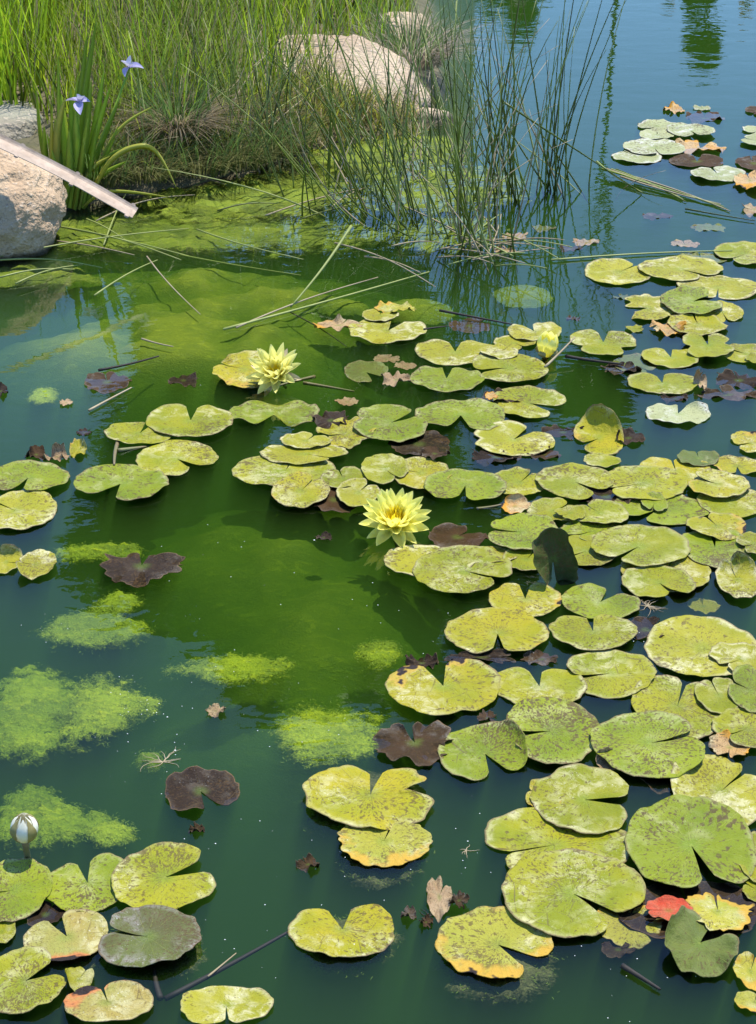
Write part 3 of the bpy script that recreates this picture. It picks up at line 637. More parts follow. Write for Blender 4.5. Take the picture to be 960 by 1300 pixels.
pad(840, 985, 60, 40, 20, MD, 'black drowned leaf below the large slit pad', jag=0.08, wav=0.006, z=-0.008, name='dead_leaf', cat='leaf')
pad(771, 967, 30, 24, 20, MT, 'orange-tan folded leaf under the large slit pad', jag=0.06, bends=((120, 0.0, 0.5),), name='fallen_leaf', cat='leaf')
pad(654, 642, 38, 17, 170, MO, 'curled orange leaf with a reddish stem by the raft', jag=0.06, bends=((90, 0.2, 0.45),), name='fallen_leaf', cat='leaf')
pad(478 + 146, 503, 16, 9, 20, MO, 'tiny orange leaf scrap beside the split pad', jag=0.1, name='fallen_leaf', cat='leaf')
pad(558, 1138, 34, 46, 70, MT, 'ribbed tan dead leaf floating alone near the rotten yellow pad', jag=0.07, wav=0.009, name='dead_leaf', cat='leaf')
pad(391, 1096, 30, 15, 150, MU, 'small reddish-brown leaf in open green water', jag=0.08, wav=0.008, name='dead_leaf', cat='leaf')
pad(583, 1144, 24, 16, 330, MU, 'grey leaf scrap touching the ribbed tan leaf', jag=0.2, wav=0.008, name='dead_leaf', cat='leaf')
pad(519, 1160, 20, 14, 150, MU, 'tiny brown leaf scrap beside the kidney-shaped pad', jag=0.16, wav=0.006, name='dead_leaf', cat='leaf')
pad(541, 1170, 16, 12, 150, MU, 'tiny dark scrap below the ribbed tan leaf', jag=0.2, wav=0.006, name='dead_leaf', cat='leaf')
pad(274, 902, 24, 12, 150, MT, 'tiny tan leaf scrap in open water above the black dead pad', jag=0.2, wav=0.006, name='dead_leaf', cat='leaf')
pad(250, 1052, 20, 9, 150, MU, 'small reddish scrap below the glistening black pad', jag=0.1, wav=0.006, name='dead_leaf', cat='leaf')
pad(411, 682, 21, 8, 150, MD, 'tiny dark leaf near the open flower', jag=0.1, wav=0.004, name='dead_leaf', cat='leaf', z=0.002)
pad(1, 497, 16, 14, 150, MD, 'dark leaf tip by the blue reflection beyond the left pads', jag=0.1, wav=0.008, name='dead_leaf', cat='leaf')
pad(785, 1205, 40, 20, 10, MD, 'black leaf scrap beside the yellow and brown drowned pad', jag=0.1, z=-0.006, name='dead_leaf', cat='leaf')
for i, (x, y, ww) in enumerate([(655, 300, 34), (690, 290, 28), (725, 315, 30), (870, 310, 36), (790, 378, 24), (728, 405, 18), (640, 318, 30), (900, 290, 40), (835, 275, 34), (745, 308, 34)]):
    pad(x, y, ww, ww * 0.24, 40 * i, [MT, MS, MU][i % 3], 'drowned pale leaf scrap in clear blue water near the reeds', group='drowned leaf scraps', jag=0.12, z=-0.004, wav=0.005, name='dead_leaf', cat='leaf')

# -- upright dark leaf: a pad standing on edge, the shade on its near face put into the colour
def standing_pad():
    V, F, PL = pad_mesh(0.060, 0.072, 250, 24, 991, 0.008, 0.04, bends=((0, -0.1, 0.55), (200, 0.5, 0.5)))
    o = mk('lily_pad', V, F, MUNDSHADE, attrs={'pol': PL})
    p = P(701, 735); o.location = p + Vector((0, 0, 0.050)); o.rotation_euler = (R(72), R(-6), R(38))
    tag(o, 'upright dark lily pad standing on edge in the raft', 'lily pad')
standing_pad()

# ------------------------------------------------------------------ water lily flowers and buds
def petal_mesh(name, L, W, cup, mat, tipw=0.0, curl=0.22):
    V = []; F = []; nu, nv = 9, 6
    for i in range(nu + 1):
        u = i / nu
        wd = W * (math.sin(math.pi * min(1, u * 0.92 + 0.06)) ** 0.75) * (1 - 0.30 * u) if u < 1 else 0.001
        for j in range(nv + 1):
            v_ = j / nv * 2 - 1
            y = wd * v_; z = cup * (v_ * v_) * wd / W * L + curl * L * (u * u - u * 0.6)
            V.append((u * L, y, z))
    n = nv + 1
    for i in range(nu):
        for j in range(nv): a = i * n + j; F.append((a, a + 1, a + n + 1, a + n))
    me = bpy.data.meshes.new(name); me.from_pydata(V, [], F); me.polygons.foreach_set('use_smooth', [True] * len(F)); me.materials.append(mat)
    return me
def tube(pts, radii, sides=6):
    V = []; F = []; pts = [Vector(p) for p in pts]; n = len(pts)
    for i, p in enumerate(pts):
        t = (pts[min(i + 1, n - 1)] - pts[max(i - 1, 0)]).normalized()
        a = t.cross(Vector((0, 0, 1)) if abs(t.z) < 0.9 else Vector((1, 0, 0))).normalized(); b = t.cross(a)
        for k in range(sides):
            an = 2 * math.pi * k / sides; V.append(p + (a * math.cos(an) + b * math.sin(an)) * radii[i])
    for i in range(n - 1):
        for k in range(sides):
            k2 = (k + 1) % sides; F.append((i * sides + k, i * sides + k2, (i + 1) * sides + k2, (i + 1) * sides + k))
    F.append(tuple(range(sides - 1, -1, -1))); F.append(tuple((n - 1) * sides + k for k in range(sides)))
    return V, F
def lily_flower(loc, size, tilt, label, whorls, sep_mat, nst, seed, pmat=None):
    rg = random.Random(seed)
    root = empty('water_lily_flower', loc); root.rotation_euler = tilt
    tag(root, label, 'flower')
    for (n, elev, L, W, off) in whorls:
        me = petal_mesh('petal', L * size, W * size, 0.16, pmat or MPETAL)
        for i in range(n):
            o = link('petal', me, root); a = 2 * math.pi * (i + off) / n + rg.uniform(-0.1, 0.1)
            e = R(elev + rg.uniform(-5, 5)); o.rotation_euler = Euler((rg.uniform(-0.15, 0.15), -e, a))
            r0 = 0.15 * size; o.location = (r0 * math.cos(a), r0 * math.sin(a), 0.06 * size * math.sin(e)); o.scale = [rg.uniform(0.93, 1.06)] * 3
    me = petal_mesh('sepal', 1.0 * size, 0.20 * size, 0.12, sep_mat)
    for i in range(4):
        o = link('sepal', me, root); a = 2 * math.pi * (i + 0.3) / 4
        o.rotation_euler = Euler((0, R(-4), a)); o.location = (0.04 * size * math.cos(a), 0.04 * size * math.sin(a), -0.02 * size)
    V = []; F = []
    for i in range(nst):
        a = rg.uniform(0, 6.283); e = R(rg.uniform(48, 86)); L = size * rg.uniform(0.38, 0.58) ; w_ = size * 0.024
        d = Vector((math.cos(a) * math.cos(e), math.sin(a) * math.cos(e), math.sin(e))); s_ = Vector((-math.sin(a), math.cos(a), 0)) * w_
        b = Vector((math.cos(a), math.sin(a), 0)) * size * rg.uniform(0.02, 0.20) + Vector((0, 0, 0.05 * size))
        m_ = b + d * L * 0.6 + Vector((math.cos(a), math.sin(a), 0)) * size * 0.02; t = b + d * L - Vector((math.cos(a), math.sin(a), 0)) * size * 0.04
        k = len(V); V += [b - s_, b + s_, m_ + s_, m_ - s_, t + s_ * 0.3, t - s_ * 0.3]; F += [(k, k + 1, k + 2, k + 3), (k + 3, k + 2, k + 4, k + 5)]
    mk('stamens', V, F, MSTAM, root)
    V, F = tube([(0, 0, 0.02 * size), (0, 0, -0.3 * size), (0.1 * size, 0.05 * size, -1.2 * size)], [0.06 * size] * 3)
    mk('stem', V, F, MSTEM, root)
    return root
WH = [(8, 14, 1.0, 0.23, 0.1), (9, 32, 1.0, 0.22, 0.5), (9, 50, 0.97, 0.20, 0.2), (9, 62, 0.82, 0.16, 0.6)]
lily_flower(P(501, 676) + Vector((0, 0, 0.022)), 0.079, (R(24), R(-4), R(10)), 'open yellow water lily standing upright in dark water', WH, MPETAL, 170, 3)
WH2 = [(9, 20, 1.0, 0.20, 0.0), (10, 38, 1.02, 0.20, 0.5), (9, 56, 1.0, 0.18, 0.2), (7, 70, 0.85, 0.15, 0.1)]
lily_flower(P(352, 488) + Vector((0, 0, 0.030)), 0.075, (R(24), R(-30), R(30)), 'tilted pale yellow water lily with pinkish outer petals', WH2, MPETALO, 40, 8, MPETAL2)

def bud_shell(name, W, H, span, mat, off=1.0, open_=0.0, top=0.86):
    V = []; F = []; nu, nv = 10, 6
    for i in range(nu + 1):
        u = i / nu
        r = W / 2 * off * (math.sin(math.pi * (0.09 + top * u)) ** 0.8) * (1 + open_ * u)
        sp = span * (1 - 0.9 * max(0, (u - 0.55) / 0.45) ** 1.6)
        for j in range(nv + 1):
            a = (j / nv - 0.5) * sp; V.append((r * math.cos(a), r * math.sin(a), H * u))
    n = nv + 1
    for i in range(nu):
        for j in range(nv): a = i * n + j; F.append((a, a + 1, a + n + 1, a + n))
    me = bpy.data.meshes.new(name); me.from_pydata(V, [], F); me.polygons.foreach_set('use_smooth', [True] * len(F)); me.materials.append(mat)
    return me
def bud(loc, W, H, label, pm, sm, tilt, sepal_h, rot, top=0.86):
    root = empty('water_lily_bud', loc); root.rotation_euler = tilt; tag(root, label, 'flower bud')
    inner = bud_shell('petal', W, H, R(95), pm, 0.90, -0.05, top); mid = bud_shell('petal', W, H * 0.96, R(85), pm, 0.97, 0.0, top - 0.04)
    for i in range(4):
        o = link('petal', inner, root); o.rotation_euler = (0, 0, R(90 * i + 45 + rot))
        o = link('petal', mid, root); o.rotation_euler = (0, 0, R(90 * i + rot))
    sep = bud_shell('sepal', W, H * sepal_h, R(44), sm, 1.04)
    for i in range(4):
        o = link('sepal', sep, root); o.rotation_euler = (0, 0, R(90 * i + 40 + rot))
    V, F = tube([(0, 0, 0.1 * H), (0, 0, -0.3 * H), (0.002, 0.004, -1.2 * H), (0.01, 0.01, -3.0 * H)], [0.18 * W, 0.12 * W, 0.11 * W, 0.11 * W], 8)
    mk('stem', V, F, MSTEM, root)
bud(P(693, 453) + Vector((0, 0, 0.004)), 0.062, 0.070, 'plump yellow water lily bud just opening among pads', MPETAL, MSEPAL, (R(10), R(4), 0), 0.50, 20, 0.70)
bud(P(35, 1092) + Vector((0, 0, 0.045)), 0.050, 0.060, 'closed white water lily bud on a short stem', MWHITEP, MSEPAL, (R(8), R(3), 0), 0.99, 5)

# ------------------------------------------------------------------ algae
def algae(cx, cy, w_, h_, ztop, drop, amp, label, seed, mat=None, freq=60, name='algae_clump', jag=0.3, fuzz=0, cell=0.0032, pw=2.2):
    """a thin floating patch: a fine height field cut to a ragged outline, with loose threads round it"""
    p = P(cx, cy); mx, my = mpp(cx, cy); rx, ry = w_ / 2 * mx, h_ / 2 * my
    nx_, ny_ = int(2.8 * rx / cell), int(2.8 * ry / cell); V = []; D = []; F = []
    for b in range(ny_ + 1):
        for a in range(nx_ + 1):
            x = -1.4 * rx + a * cell; y = -1.4 * ry + b * cell; X, Y = p.x + x, p.y + y
            d = math.hypot(x / rx, y / ry) + jag * fbm(X * 9 + seed, Y * 9, seed, 2) + jag * 0.5 * fbm(X * 34, Y * 34 + seed, seed, 3, 2.2, 0.6)
            D.append(d); V.append((x, y, ztop - drop * max(0, d) ** pw + amp * fbm(X * freq, Y * freq, seed, 3, 2.2, 0.65)))
    n_ = nx_ + 1
    if fuzz: V = [(x, y, z - 0.002) for (x, y, z) in V]
    for b in range(ny_):
        for a in range(nx_):
            q = b * n_ + a; f_ = (q, q + 1, q + n_ + 1, q + n_)
            if min(D[t] for t in f_) < (1.0 if mat is MALG2 else 1.2): F.append(f_)
    used = sorted({t for f_ in F for t in f_}); ix = {t: k for k, t in enumerate(used)}
    ED = {'ed': [(0.0 if mat is MALG2 else D[t], 0, 0) for t in used]}
    V2 = [V[t] for t in used]; F = [tuple(ix[t] for t in f_) for f_ in F]
    if not fuzz:
        o = mk(name, V2, F, mat or MALG, attrs=ED); o.location = p; tag(o, label, 'algae'); return o
    fuzz = int(fuzz * 0.6)
    root = empty(name, p); tag(root, label, 'algae'); mk('body', V2, F, mat or MALG, root, attrs=ED)
    rg = random.Random(seed + 500); TV = []; TF = []; edge = [V[t] for t in used if 0.6 < D[t] < 1.0] or V2
    for i in range(fuzz):
        x, y, z = rg.choice(edge if rg.random() < 0.75 else V2); x += rg.gauss(0, 0.005); y += rg.gauss(0, 0.006); z = min(0.0008, z + rg.gauss(0.001, 0.0025))
        b = rg.uniform(0, 6.283); L = rg.uniform(0.003, 0.010); d = Vector((math.cos(b), math.sin(b), rg.uniform(-0.2, 0.2))) * L; q = Vector((-d.y, d.x, 0)).normalized() * rg.uniform(0.0002, 0.0006)
        c = Vector((x, y, z)); e = c + d * 0.5 + q * rg.uniform(-3, 3); k = len(TV); TV += [c - q, c + q, e + q, e - q, c + d]; TF += [(k, k + 1, k + 2, k + 3), (k + 3, k + 2, k + 4)]
    f_ = mk('filaments', TV, TF, MFIL, root); f_['kind'] = 'stuff'
    return root
algae(425, 926, 124, 68, -0.001, 0.006, 0.004, 'bright oval algae clump beside the brown lumpy leaf', 1, fuzz=2200)
algae(485, 821, 56, 36, -0.005, 0.008, 0.004, 'small algae clump in the water off the orange-rimmed pad', 2, fuzz=700)
algae(295, 840, 140, 34, -0.006, 0.010, 0.005, 'long wispy algae clump in mid water', 3, jag=0.5, fuzz=1400)
algae(112, 789, 124, 44, -0.010, 0.010, 0.004, 'oval dull algae clump below the black ragged leaf', 4, fuzz=1200)
algae(150, 757, 56, 28, -0.008, 0.010, 0.005, 'small algae tuft touching the black ragged leaf and oval clump', 5, jag=0.5, fuzz=500)
algae(128, 690, 120, 22, -0.010, 0.012, 0.006, 'faint algae streak behind the black ragged leaf', 6, jag=0.5, fuzz=500)
algae(40, 885, 150, 96, -0.018, 0.014, 0.006, 'wide sunken algae sheet between oval clump and thin haze', 7, jag=0.45, fuzz=900, cell=0.004)
algae(125, 893, 112, 72, -0.003, 0.010, 0.005, 'bright yellow-green algae clump with foam specks', 8, jag=0.5, fuzz=2200)
algae(20, 925, 110, 40, -0.016, 0.014, 0.006, 'thin dull algae patch in front of the wide sunken sheet', 21, jag=0.5, fuzz=500)
algae(60, 1030, 140, 50, -0.020, 0.014, 0.007, 'thin algae haze behind the white bud', 9, jag=0.6, fuzz=1000)
algae(140, 1050, 56, 28, -0.004, 0.010, 0.004, 'small bright algae ball near the pale round pad', 10, jag=0.4, fuzz=700)
algae(20, 1000, 80, 44, -0.028, 0.014, 0.007, 'dim drowned algae patch left of the black dead pad', 11, jag=0.6, fuzz=300)
algae(58, 497, 34, 18, 0.001, 0.008, 0.004, 'little yellow algae tuft near the tiny pinkish leaf', 12, fuzz=250)
algae(664, 362, 72, 28, -0.016, 0.020, 0.002, 'smooth sunken green algae disc under the reeds', 13, jag=0.12, mat=MALG2, cell=0.005)
algae(530, 380, 88, 30, -0.016, 0.024, 0.002, 'smooth sunken green algae disc beside the orange rotten leaf', 14, jag=0.15, mat=MALG2, cell=0.005)
algae(430, 375, 68, 19, -0.020, 0.020, 0.003, 'small sunken algae disc crossed by a pale fallen stem', 15, jag=0.25, mat=MALG2, cell=0.005)
algae(190, 942, 38, 18, -0.025, 0.020, 0.005, 'faint algae puff by the root tangle', 16, jag=0.4, fuzz=200)
MFRINGE = algae_mat('algae_fringe', (0.072, 0.078, 0.020), (0.110, 0.114, 0.032), (0.24, 0.24, 0.08))
for (cx, cy, w_, h_, lb, sd_) in [(488, 1084, 120, 62, 'grey-green slime fringe hanging off the rotting yellow pad', 41), (632, 1212, 150, 92, 'grey-green slime fringe around the orange and black pad', 42), (440, 1190, 128, 70, 'thin slime fringe under the kidney-shaped pad', 43), (466, 1014, 160, 84, 'thin slime fringe under the ragged two-slit pad', 44), (190, 1196, 132, 74, 'pale slime fringe under the olive-purple pad', 45), (86, 1198, 104, 62, 'slime fringe under the reddening pad', 46)]:
    algae(cx, cy - 4, w_ * 0.93, h_ * 0.93, -0.010, 0.010, 0.004, lb, sd_, mat=MFRINGE, jag=0.22, name='algae_fringe', cell=0.003, fuzz=500)
def submerged():
    bl = []
    for (cx, cy, w_, h_, top) in [(300, 395, 320, 95, 0.265), (150, 425, 320, 75, 0.245), (410, 750, 250, 170, 0.18), (320, 650, 330, 150, 0.165), (445, 757, 80, 40, 0.05), (340, 850, 360, 120, 0.12),
                                  (250, 340, 460, 70, 0.22), (480, 600, 300, 120, 0.10), (470, 370, 200, 50, 0.10), (380, 460, 300, 70, 0.12), (120, 560, 200, 60, 0.05), (640, 340, 160, 50, 0.10)]:
        p = P(cx, cy); mx, my = mpp(cx, cy); bl.append((p.x, p.y, w_ / 2 * mx, h_ / 2 * my, top))
    xs = np.arange(-2.3, 1.6, 0.022); ys = np.arange(2.6, 6.9, 0.022); V = []
    for y in ys:
        for x in xs:
            hsum = 0.0
            for (bx, by, rx, ry, tp) in bl:
                q = ((x - bx) / rx) ** 2 + ((y - by) / ry) ** 2
                if q < 16: hsum = (hsum ** 3 + (tp * math.exp(-q * 0.45)) ** 3) ** (1 / 3)
            V.append((x, y, min(-0.012, -0.165 - 0.40 * math.exp(-hsum * 18) + 0.58 * hsum + 0.022 * fbm(x * 6, y * 6, 2.0, 4) * (0.3 + hsum * 6))))
    n_ = len(xs); F = [(j * n_ + i, j * n_ + i + 1, (j + 1) * n_ + i + 1, (j + 1) * n_ + i) for j in range(len(ys) - 1) for i in range(n_ - 1)]
    o = mk('submerged_algae', V, F, MALG2); tag(o, 'murky green algae growing under the open water', 'algae', kind='stuff')
submerged()
# floating mats along the bank
def mat_(cx, cy, w_, h_, label, seed, zt=0.004): return algae(cx, cy, w_, h_, zt - 0.003, 0.008, 0.010, label, seed, mat=MMAT, name='algae_mat', freq=13, jag=0.35, pw=3, cell=0.0075)
mat_(120, 292, 120, 44, 'algae mat floating between boulder and iris', 31, -0.002)
mat_(300, 245, 320, 62, 'broad algae mat floating along the grassy bank', 32)
mat_(300, 292, 420, 40, 'streaky algae mat at the outer edge of the bank', 33, -0.007)
mat_(480, 190, 220, 60, 'bright algae mat in front of the flat pale rock', 34, 0.006)
mat_(560, 235, 200, 60, 'algae mat caught between the reed stems', 35, 0.004)
mat_(30, 345, 190, 22, 'thin algae mat at the foot of the boulder', 36, -0.005)
mat_(560, 290, 160, 44, 'algae mat around the outer reeds', 37, -0.006)

# ------------------------------------------------------------------ boulders
def boulder(name, c, r, mat, label, seed, amp=0.16, sub=5, flat=0.0, rot=0, tilt=0):
    import bmesh
    bm = bmesh.new(); bmesh.ops.create_icosphere(bm, subdivisions=sub, radius=1.0)
    pl = [Vector((random.Random(seed * 10 + i).uniform(-1, 1), random.Random(seed * 10 + i + 99).uniform(-1, 1), random.Random(seed * 10 + i + 55).uniform(-0.5, 1))).normalized() for i in range(7)]
    for v_ in bm.verts:
        n_ = v_.co.normalized()
        d = 1 + amp * fbm(n_.x * 1.3 + seed, n_.y * 1.3, n_.z * 1.3, 3) + 0.05 * fbm(n_.x * 6 + seed, n_.y * 6, n_.z * 6, 4)
        q = n_ * d
        for k, p_ in enumerate(pl):
            lim = 0.80 + 0.04 * k; dd = q.dot(p_)
            if dd > lim: q -= p_ * (dd - lim) * 0.85
        cr = abs(fbm(n_.x * 2.2 + seed * 3, n_.y * 2.2, n_.z * 2.2, 2)); 
        if cr < 0.035: q *= 1 - 0.05 * (1 - cr / 0.035)
        if flat and q.z > flat: q.z = flat + (q.z - flat) * 0.25
        v_.co = Vector((q.x * r[0], q.y * r[1], q.z * r[2]))
    me = bpy.data.meshes.new(name); bm.to_mesh(me); bm.free(); me.polygons.foreach_set('use_smooth', [True] * len(me.polygons)); me.materials.append(mat)
    o = link(name, me); o.location = c; o.rotation_euler = (R(tilt), 0, R(rot)); tag(o, label, 'rock'); return o
boulder('boulder', Q(-34, 268, 5.85), (0.285, 0.27, 0.235), MROCK, 'rounded pinkish granite boulder at the water edge under the dry stalk', 4, 0.10, tilt=14)
boulder('rock', Q(4, 166, 6.65), (0.16, 0.22, 0.12), MROCK3, 'pale grey-green rock slab behind the pinkish boulder', 9, 0.10, 4, 0.6)
b2 = P(408, 166); boulder('boulder', b2 + Vector((0, 0.26, 0.0)), (0.40, 0.40, 0.23), MROCK2, 'flat-topped pale boulder behind the reeds', 13, 0.12, 5, 0.62, tilt=26)
boulder('rock', Q(512, 62, 8.0), (0.14, 0.18, 0.16), MROCK2, 'whitish rock half hidden by dry grass', 17, 0.14, 4)
boulder('rock', P(548, 158) + Vector((0, 0.1, -0.03)), (0.10, 0.08, 0.07), MROCK2, 'small wet rock beside the flat-topped boulder', 21, 0.14, 4)

# ------------------------------------------------------------------ dry split stalk leaning on the boulder
def dry_stalk():
    a = Q(-60, 150, 5.72); b = Q(172, 270, 5.62)
    d = (b - a); L = d.length; n = 40; W = 0.027
    root = empty('dry_stalk', a); tag(root, 'pale pinkish dry split stalk lying across the boulder', 'stalk')
    d.normalize(); side = d.cross(Vector((0, 0, 1))).normalized(); up = side.cross(d)
    V = []; F = []; prof = [(-0.78, 0.50), (-0.62, 0.22), (-0.42, 0.0), (0.35, -0.25), (1.0, -0.62)]
    th = 0.0022
    for i in range(n + 1):
        t = i / n; c = d * (L * t) + up * (0.012 * math.sin(3.0 * t)) ; ws = W * (0.92 + 0.1 * math.sin(t * 9) * 0.3) * (1 - 0.15 * t)
        for s_ in (0, 1):
            for (x, z) in prof:
                V.append(c + side * x * ws + up * (z * ws * 0.9 - th * s_))
    m = len(prof); w2 = 2 * m
    for i in range(n):
        for j in range(m - 1):
            a0 = i * w2 + j; F.append((a0, a0 + 1, a0 + w2 + 1, a0 + w2)); c0 = a0 + m; F.append((c0, c0 + w2, c0 + w2 + 1, c0 + 1))
        for j in (0, m - 1):
            a0 = i * w2 + j; F.append((a0, a0 + w2, a0 + w2 + m, a0 + m))
    for i in (0, n):
        for j in range(m - 1): a0 = i * w2 + j; F.append((a0, a0 + 1, a0 + 1 + m, a0 + m))
    mk('channel', V, F, MSTALK, root, smooth=False)
    for t in (0.36, 0.66, 0.97):
        c = d * (L * t) + up * (0.012 * math.sin(3.0 * t)); V = []; F = []
        for k, (dt, sc) in enumerate(((-0.006, 0.99), (0, 1.07), (0.008, 0.99))):
            for (x, z) in prof: V.append(c + d * dt + side * x * W * sc * 0.93 + up * (z * W * sc * 0.9 + (0.0015 if k == 1 else 0.0003)))
            for (x, z) in prof: V.append(c + d * dt + side * x * W * sc * 0.93 + up * (z * W * sc * 0.9 - 0.004))
        for k in range(2):
            for j in range(m - 1): a0 = k * w2 + j; F.append((a0, a0 + 1, a0 + w2 + 1, a0 + w2)); F.append((a0 + m, a0 + m + w2, a0 + m + w2 + 1, a0 + m + 1))
        mk('node_ring', V, F, MSTALK, root)
dry_stalk()

# ------------------------------------------------------------------ blade meshes (joined grass)
def blades(roots, dirs, lens, widths, cols, bend, nseg=5, name='grass', parent=None, mat=None, twist=None):
    n = len(roots); V = np.zeros((n, nseg + 1, 2, 3)); t = np.linspace(0, 1, nseg + 1)
    lean = np.array(dirs); side = np.stack([-lean[:, 1], lean[:, 0], np.zeros(n)], 1)
    sn = np.linalg.norm(side, axis=1, keepdims=True); 
    ra = np.random.uniform(0, 2 * np.pi, n); rs = np.stack([np.cos(ra), np.sin(ra), np.zeros(n)], 1)
    side = rs
    for i, ti in enumerate(t):
        c = roots + lens[:, None] * (np.array([0, 0, 1.0]) * (ti * (1 - 0.5 * bend[:, None] * ti)) + lean * (0.35 * ti + bend[:, None] * ti ** 2))
        wd = (widths * (1 - ti ** 1.6) + 0.0004)[:, None] * 0.5
        V[:, i, 0] = c - side * wd; V[:, i, 1] = c + side * wd
    V = V.reshape(-1, 3); F = []
    st = (nseg + 1) * 2
    base = np.arange(n)[:, None] * st
    q = np.array([[2 * i, 2 * i + 1, 2 * i + 3, 2 * i + 2] for i in range(nseg)])
    F = (base[:, :, None] + q[None]).reshape(-1, 4)
    C = np.repeat(cols, st, axis=0)
    return mk(name, V.tolist(), F.tolist(), mat or MBLADE, parent, attrs={'bc': C})
def scatter(n, poly_px, back=True):
    """roots spread over a pixel-bounded piece of the bank"""
    out = []; xs = [a for a, b in poly_px]; ys = [b for a, b in poly_px]
    while len(out) < n:
        px = random.uniform(min(xs), max(xs)); py = random.uniform(min(ys), max(ys))
        ins = False; j = len(poly_px) - 1
        for i in range(len(poly_px)):
            (xi, yi), (xj, yj) = poly_px[i], poly_px[j]
            if (yi > py) != (yj > py) and px < (xj - xi) * (py - yi) / (yj - yi) + xi: ins = not ins
            j = i
        if ins:
            p = P(px, py); out.append((p.x, p.y))
    a = np.array(out); z = terr(a[:, 0], a[:, 1]); return np.column_stack([a, z - 0.01])
def grass(name, n, poly, lmin, lmax, wd, c1, c2, label, bendr=(0.1, 0.7), leanb=(0, 0), spread=0.35, dryf=0.0):
    dryf = dryf * 1.2 + 0.02
    r = scatter(n, poly)
    a = np.random.uniform(0, 2 * np.pi, n); d = np.stack([np.cos(a) * spread + leanb[0], np.sin(a) * spread + leanb[1], np.zeros(n)], 1)
    k = np.random.uniform(0, 1, (n, 1)); cols = np.array(c1) * (1 - k) + np.array(c2) * k
    cols = cols * np.array((1.35, 1.15, 0.45)) * np.random.uniform(0.25, 2.3, (n, 1))
    spread *= np.random.uniform(0.4, 1.7, n)
    dm = np.random.uniform(0, 1, n) < dryf; cols[dm] = np.array((0.36, 0.29, 0.15)) * np.random.uniform(0.7, 1.2, (dm.sum(), 1))
    o = blades(r, d, np.random.uniform(lmin, lmax, n), np.random.uniform(0.6, 1.3, n) * wd, cols, np.random.uniform(bendr[0], bendr[1] * 1.35, n), name=name)
    tag(o, label, 'grass', kind='stuff'); return o
grass('grass', 8000, [(-140, 205), (60, 205), (62, 215), (180, 222), (300, 205), (400, 150), (520, 80), (525, -110), (-140, -110)], 0.22, 0.50, 0.0055, (0.10, 0.19, 0.03), (0.22, 0.32, 0.05), 'dense green grass covering the bank', (0.1, 0.5), (0.0, 0), 0.4, 0.10)
grass('grass', 2200, [(-140, 205), (58, 205), (100, 60), (60, -110), (-140, -110)], 0.35, 0.62, 0.009, (0.16, 0.30, 0.03), (0.24, 0.36, 0.05), 'tall bright broad-bladed grass on the bank behind the rock slab', (0.1, 0.45), (-0.05, 0), 0.35, 0.05)
grass('grass', 1500, [(190, 120), (330, 90), (330, -80), (170, -80)], 0.35, 0.60, 0.008, (0.18, 0.32, 0.03), (0.27, 0.40, 0.06), 'tall bright grass on the bank behind the iris', (0.05, 0.4), (-0.06, 0), 0.25, 0.04)
grass('grass', 2400, [(140, 210), (300, 200), (300, 80), (130, 100)], 0.16, 0.34, 0.0045, (0.10, 0.17, 0.06), (0.16, 0.24, 0.09), 'short blue-green grass on the bank beside the iris', (0.3, 0.9), (0, 0), 0.5, 0.15)
grass('grass', 1800, [(310, 90), (520, 60), (520, -100), (310, -100)], 0.22, 0.42, 0.005, (0.14, 0.23, 0.04), (0.26, 0.32, 0.08), 'mixed green and dry grass behind the flat-topped boulder', (0.2, 0.8), (0, 0), 0.45, 0.4)
def tussock(px, py, n, l0, l1, label, cols=((0.42, 0.34, 0.22), (0.30, 0.23, 0.13)), rad=0.10, wd=0.004, droop=(0.7, 1.5), zoff=0.0):
    p = P(px, py); z = float(terr(np.array([p.x]), np.array([p.y]))[0])
    root = empty('grass_tussock', (p.x, p.y, z)); tag(root, label, 'grass tuft')
    a = np.random.uniform(0, 6.283, n); rr = rad * np.sqrt(np.random.uniform(0, 1, n))
    r = np.stack([rr * np.cos(a), rr * np.sin(a), np.full(n, -0.01 + zoff)], 1)
    d = np.stack([np.cos(a), np.sin(a), np.zeros(n)], 1) * np.random.uniform(0.4, 0.9, (n, 1))
    k = np.random.uniform(0, 1, (n, 1)); c = np.array(cols[0]) * k + np.array(cols[1]) * (1 - k)
    o = blades(r, d, np.random.uniform(l0, l1, n), np.full(n, wd), c, np.random.uniform(*droop, n), name='dry_blades', parent=root); o['kind'] = 'stuff'
    nn = n // 3; idx = np.random.choice(n, nn); c2 = np.tile(np.array((0.12, 0.2, 0.05)), (nn, 1)) * np.random.uniform(0.7, 1.4, (nn, 1))
    o = blades(r[idx], d[idx] * 0.8, np.random.uniform(l0, l1 * 1.3, nn), np.full(nn, wd), c2, np.random.uniform(0.3, 0.9, nn), name='green_blades', parent=root); o['kind'] = 'stuff'
grass('grass', 2600, [(100, 246), (180, 240), (300, 218), (400, 182), (480, 165), (400, 140), (300, 185), (100, 215)], 0.10, 0.26, 0.0045, (0.12, 0.19, 0.05), (0.20, 0.27, 0.07), 'short grass fringe at the very edge of the bank', (0.2, 0.9), (0, -0.2), 0.5, 0.3)
grass('grass', 1500, [(325, 205), (420, 190), (535, 172), (535, 148), (420, 158), (325, 172)], 0.07, 0.20, 0.0045, (0.14, 0.19, 0.05), (0.24, 0.27, 0.08), 'low grass at the foot of the flat-topped boulder', (0.3, 1.0), (0, -0.2), 0.5, 0.35)
tussock(228, 215, 900, 0.12, 0.26, 'straw-coloured dead grass tussock at the bank edge', rad=0.10, zoff=0.06)
tussock(520, 105, 800, 0.14, 0.30, 'pale dry grass tuft drooping over the whitish rock', ((0.55, 0.47, 0.36), (0.42, 0.34, 0.24)), 0.14, zoff=0.03)
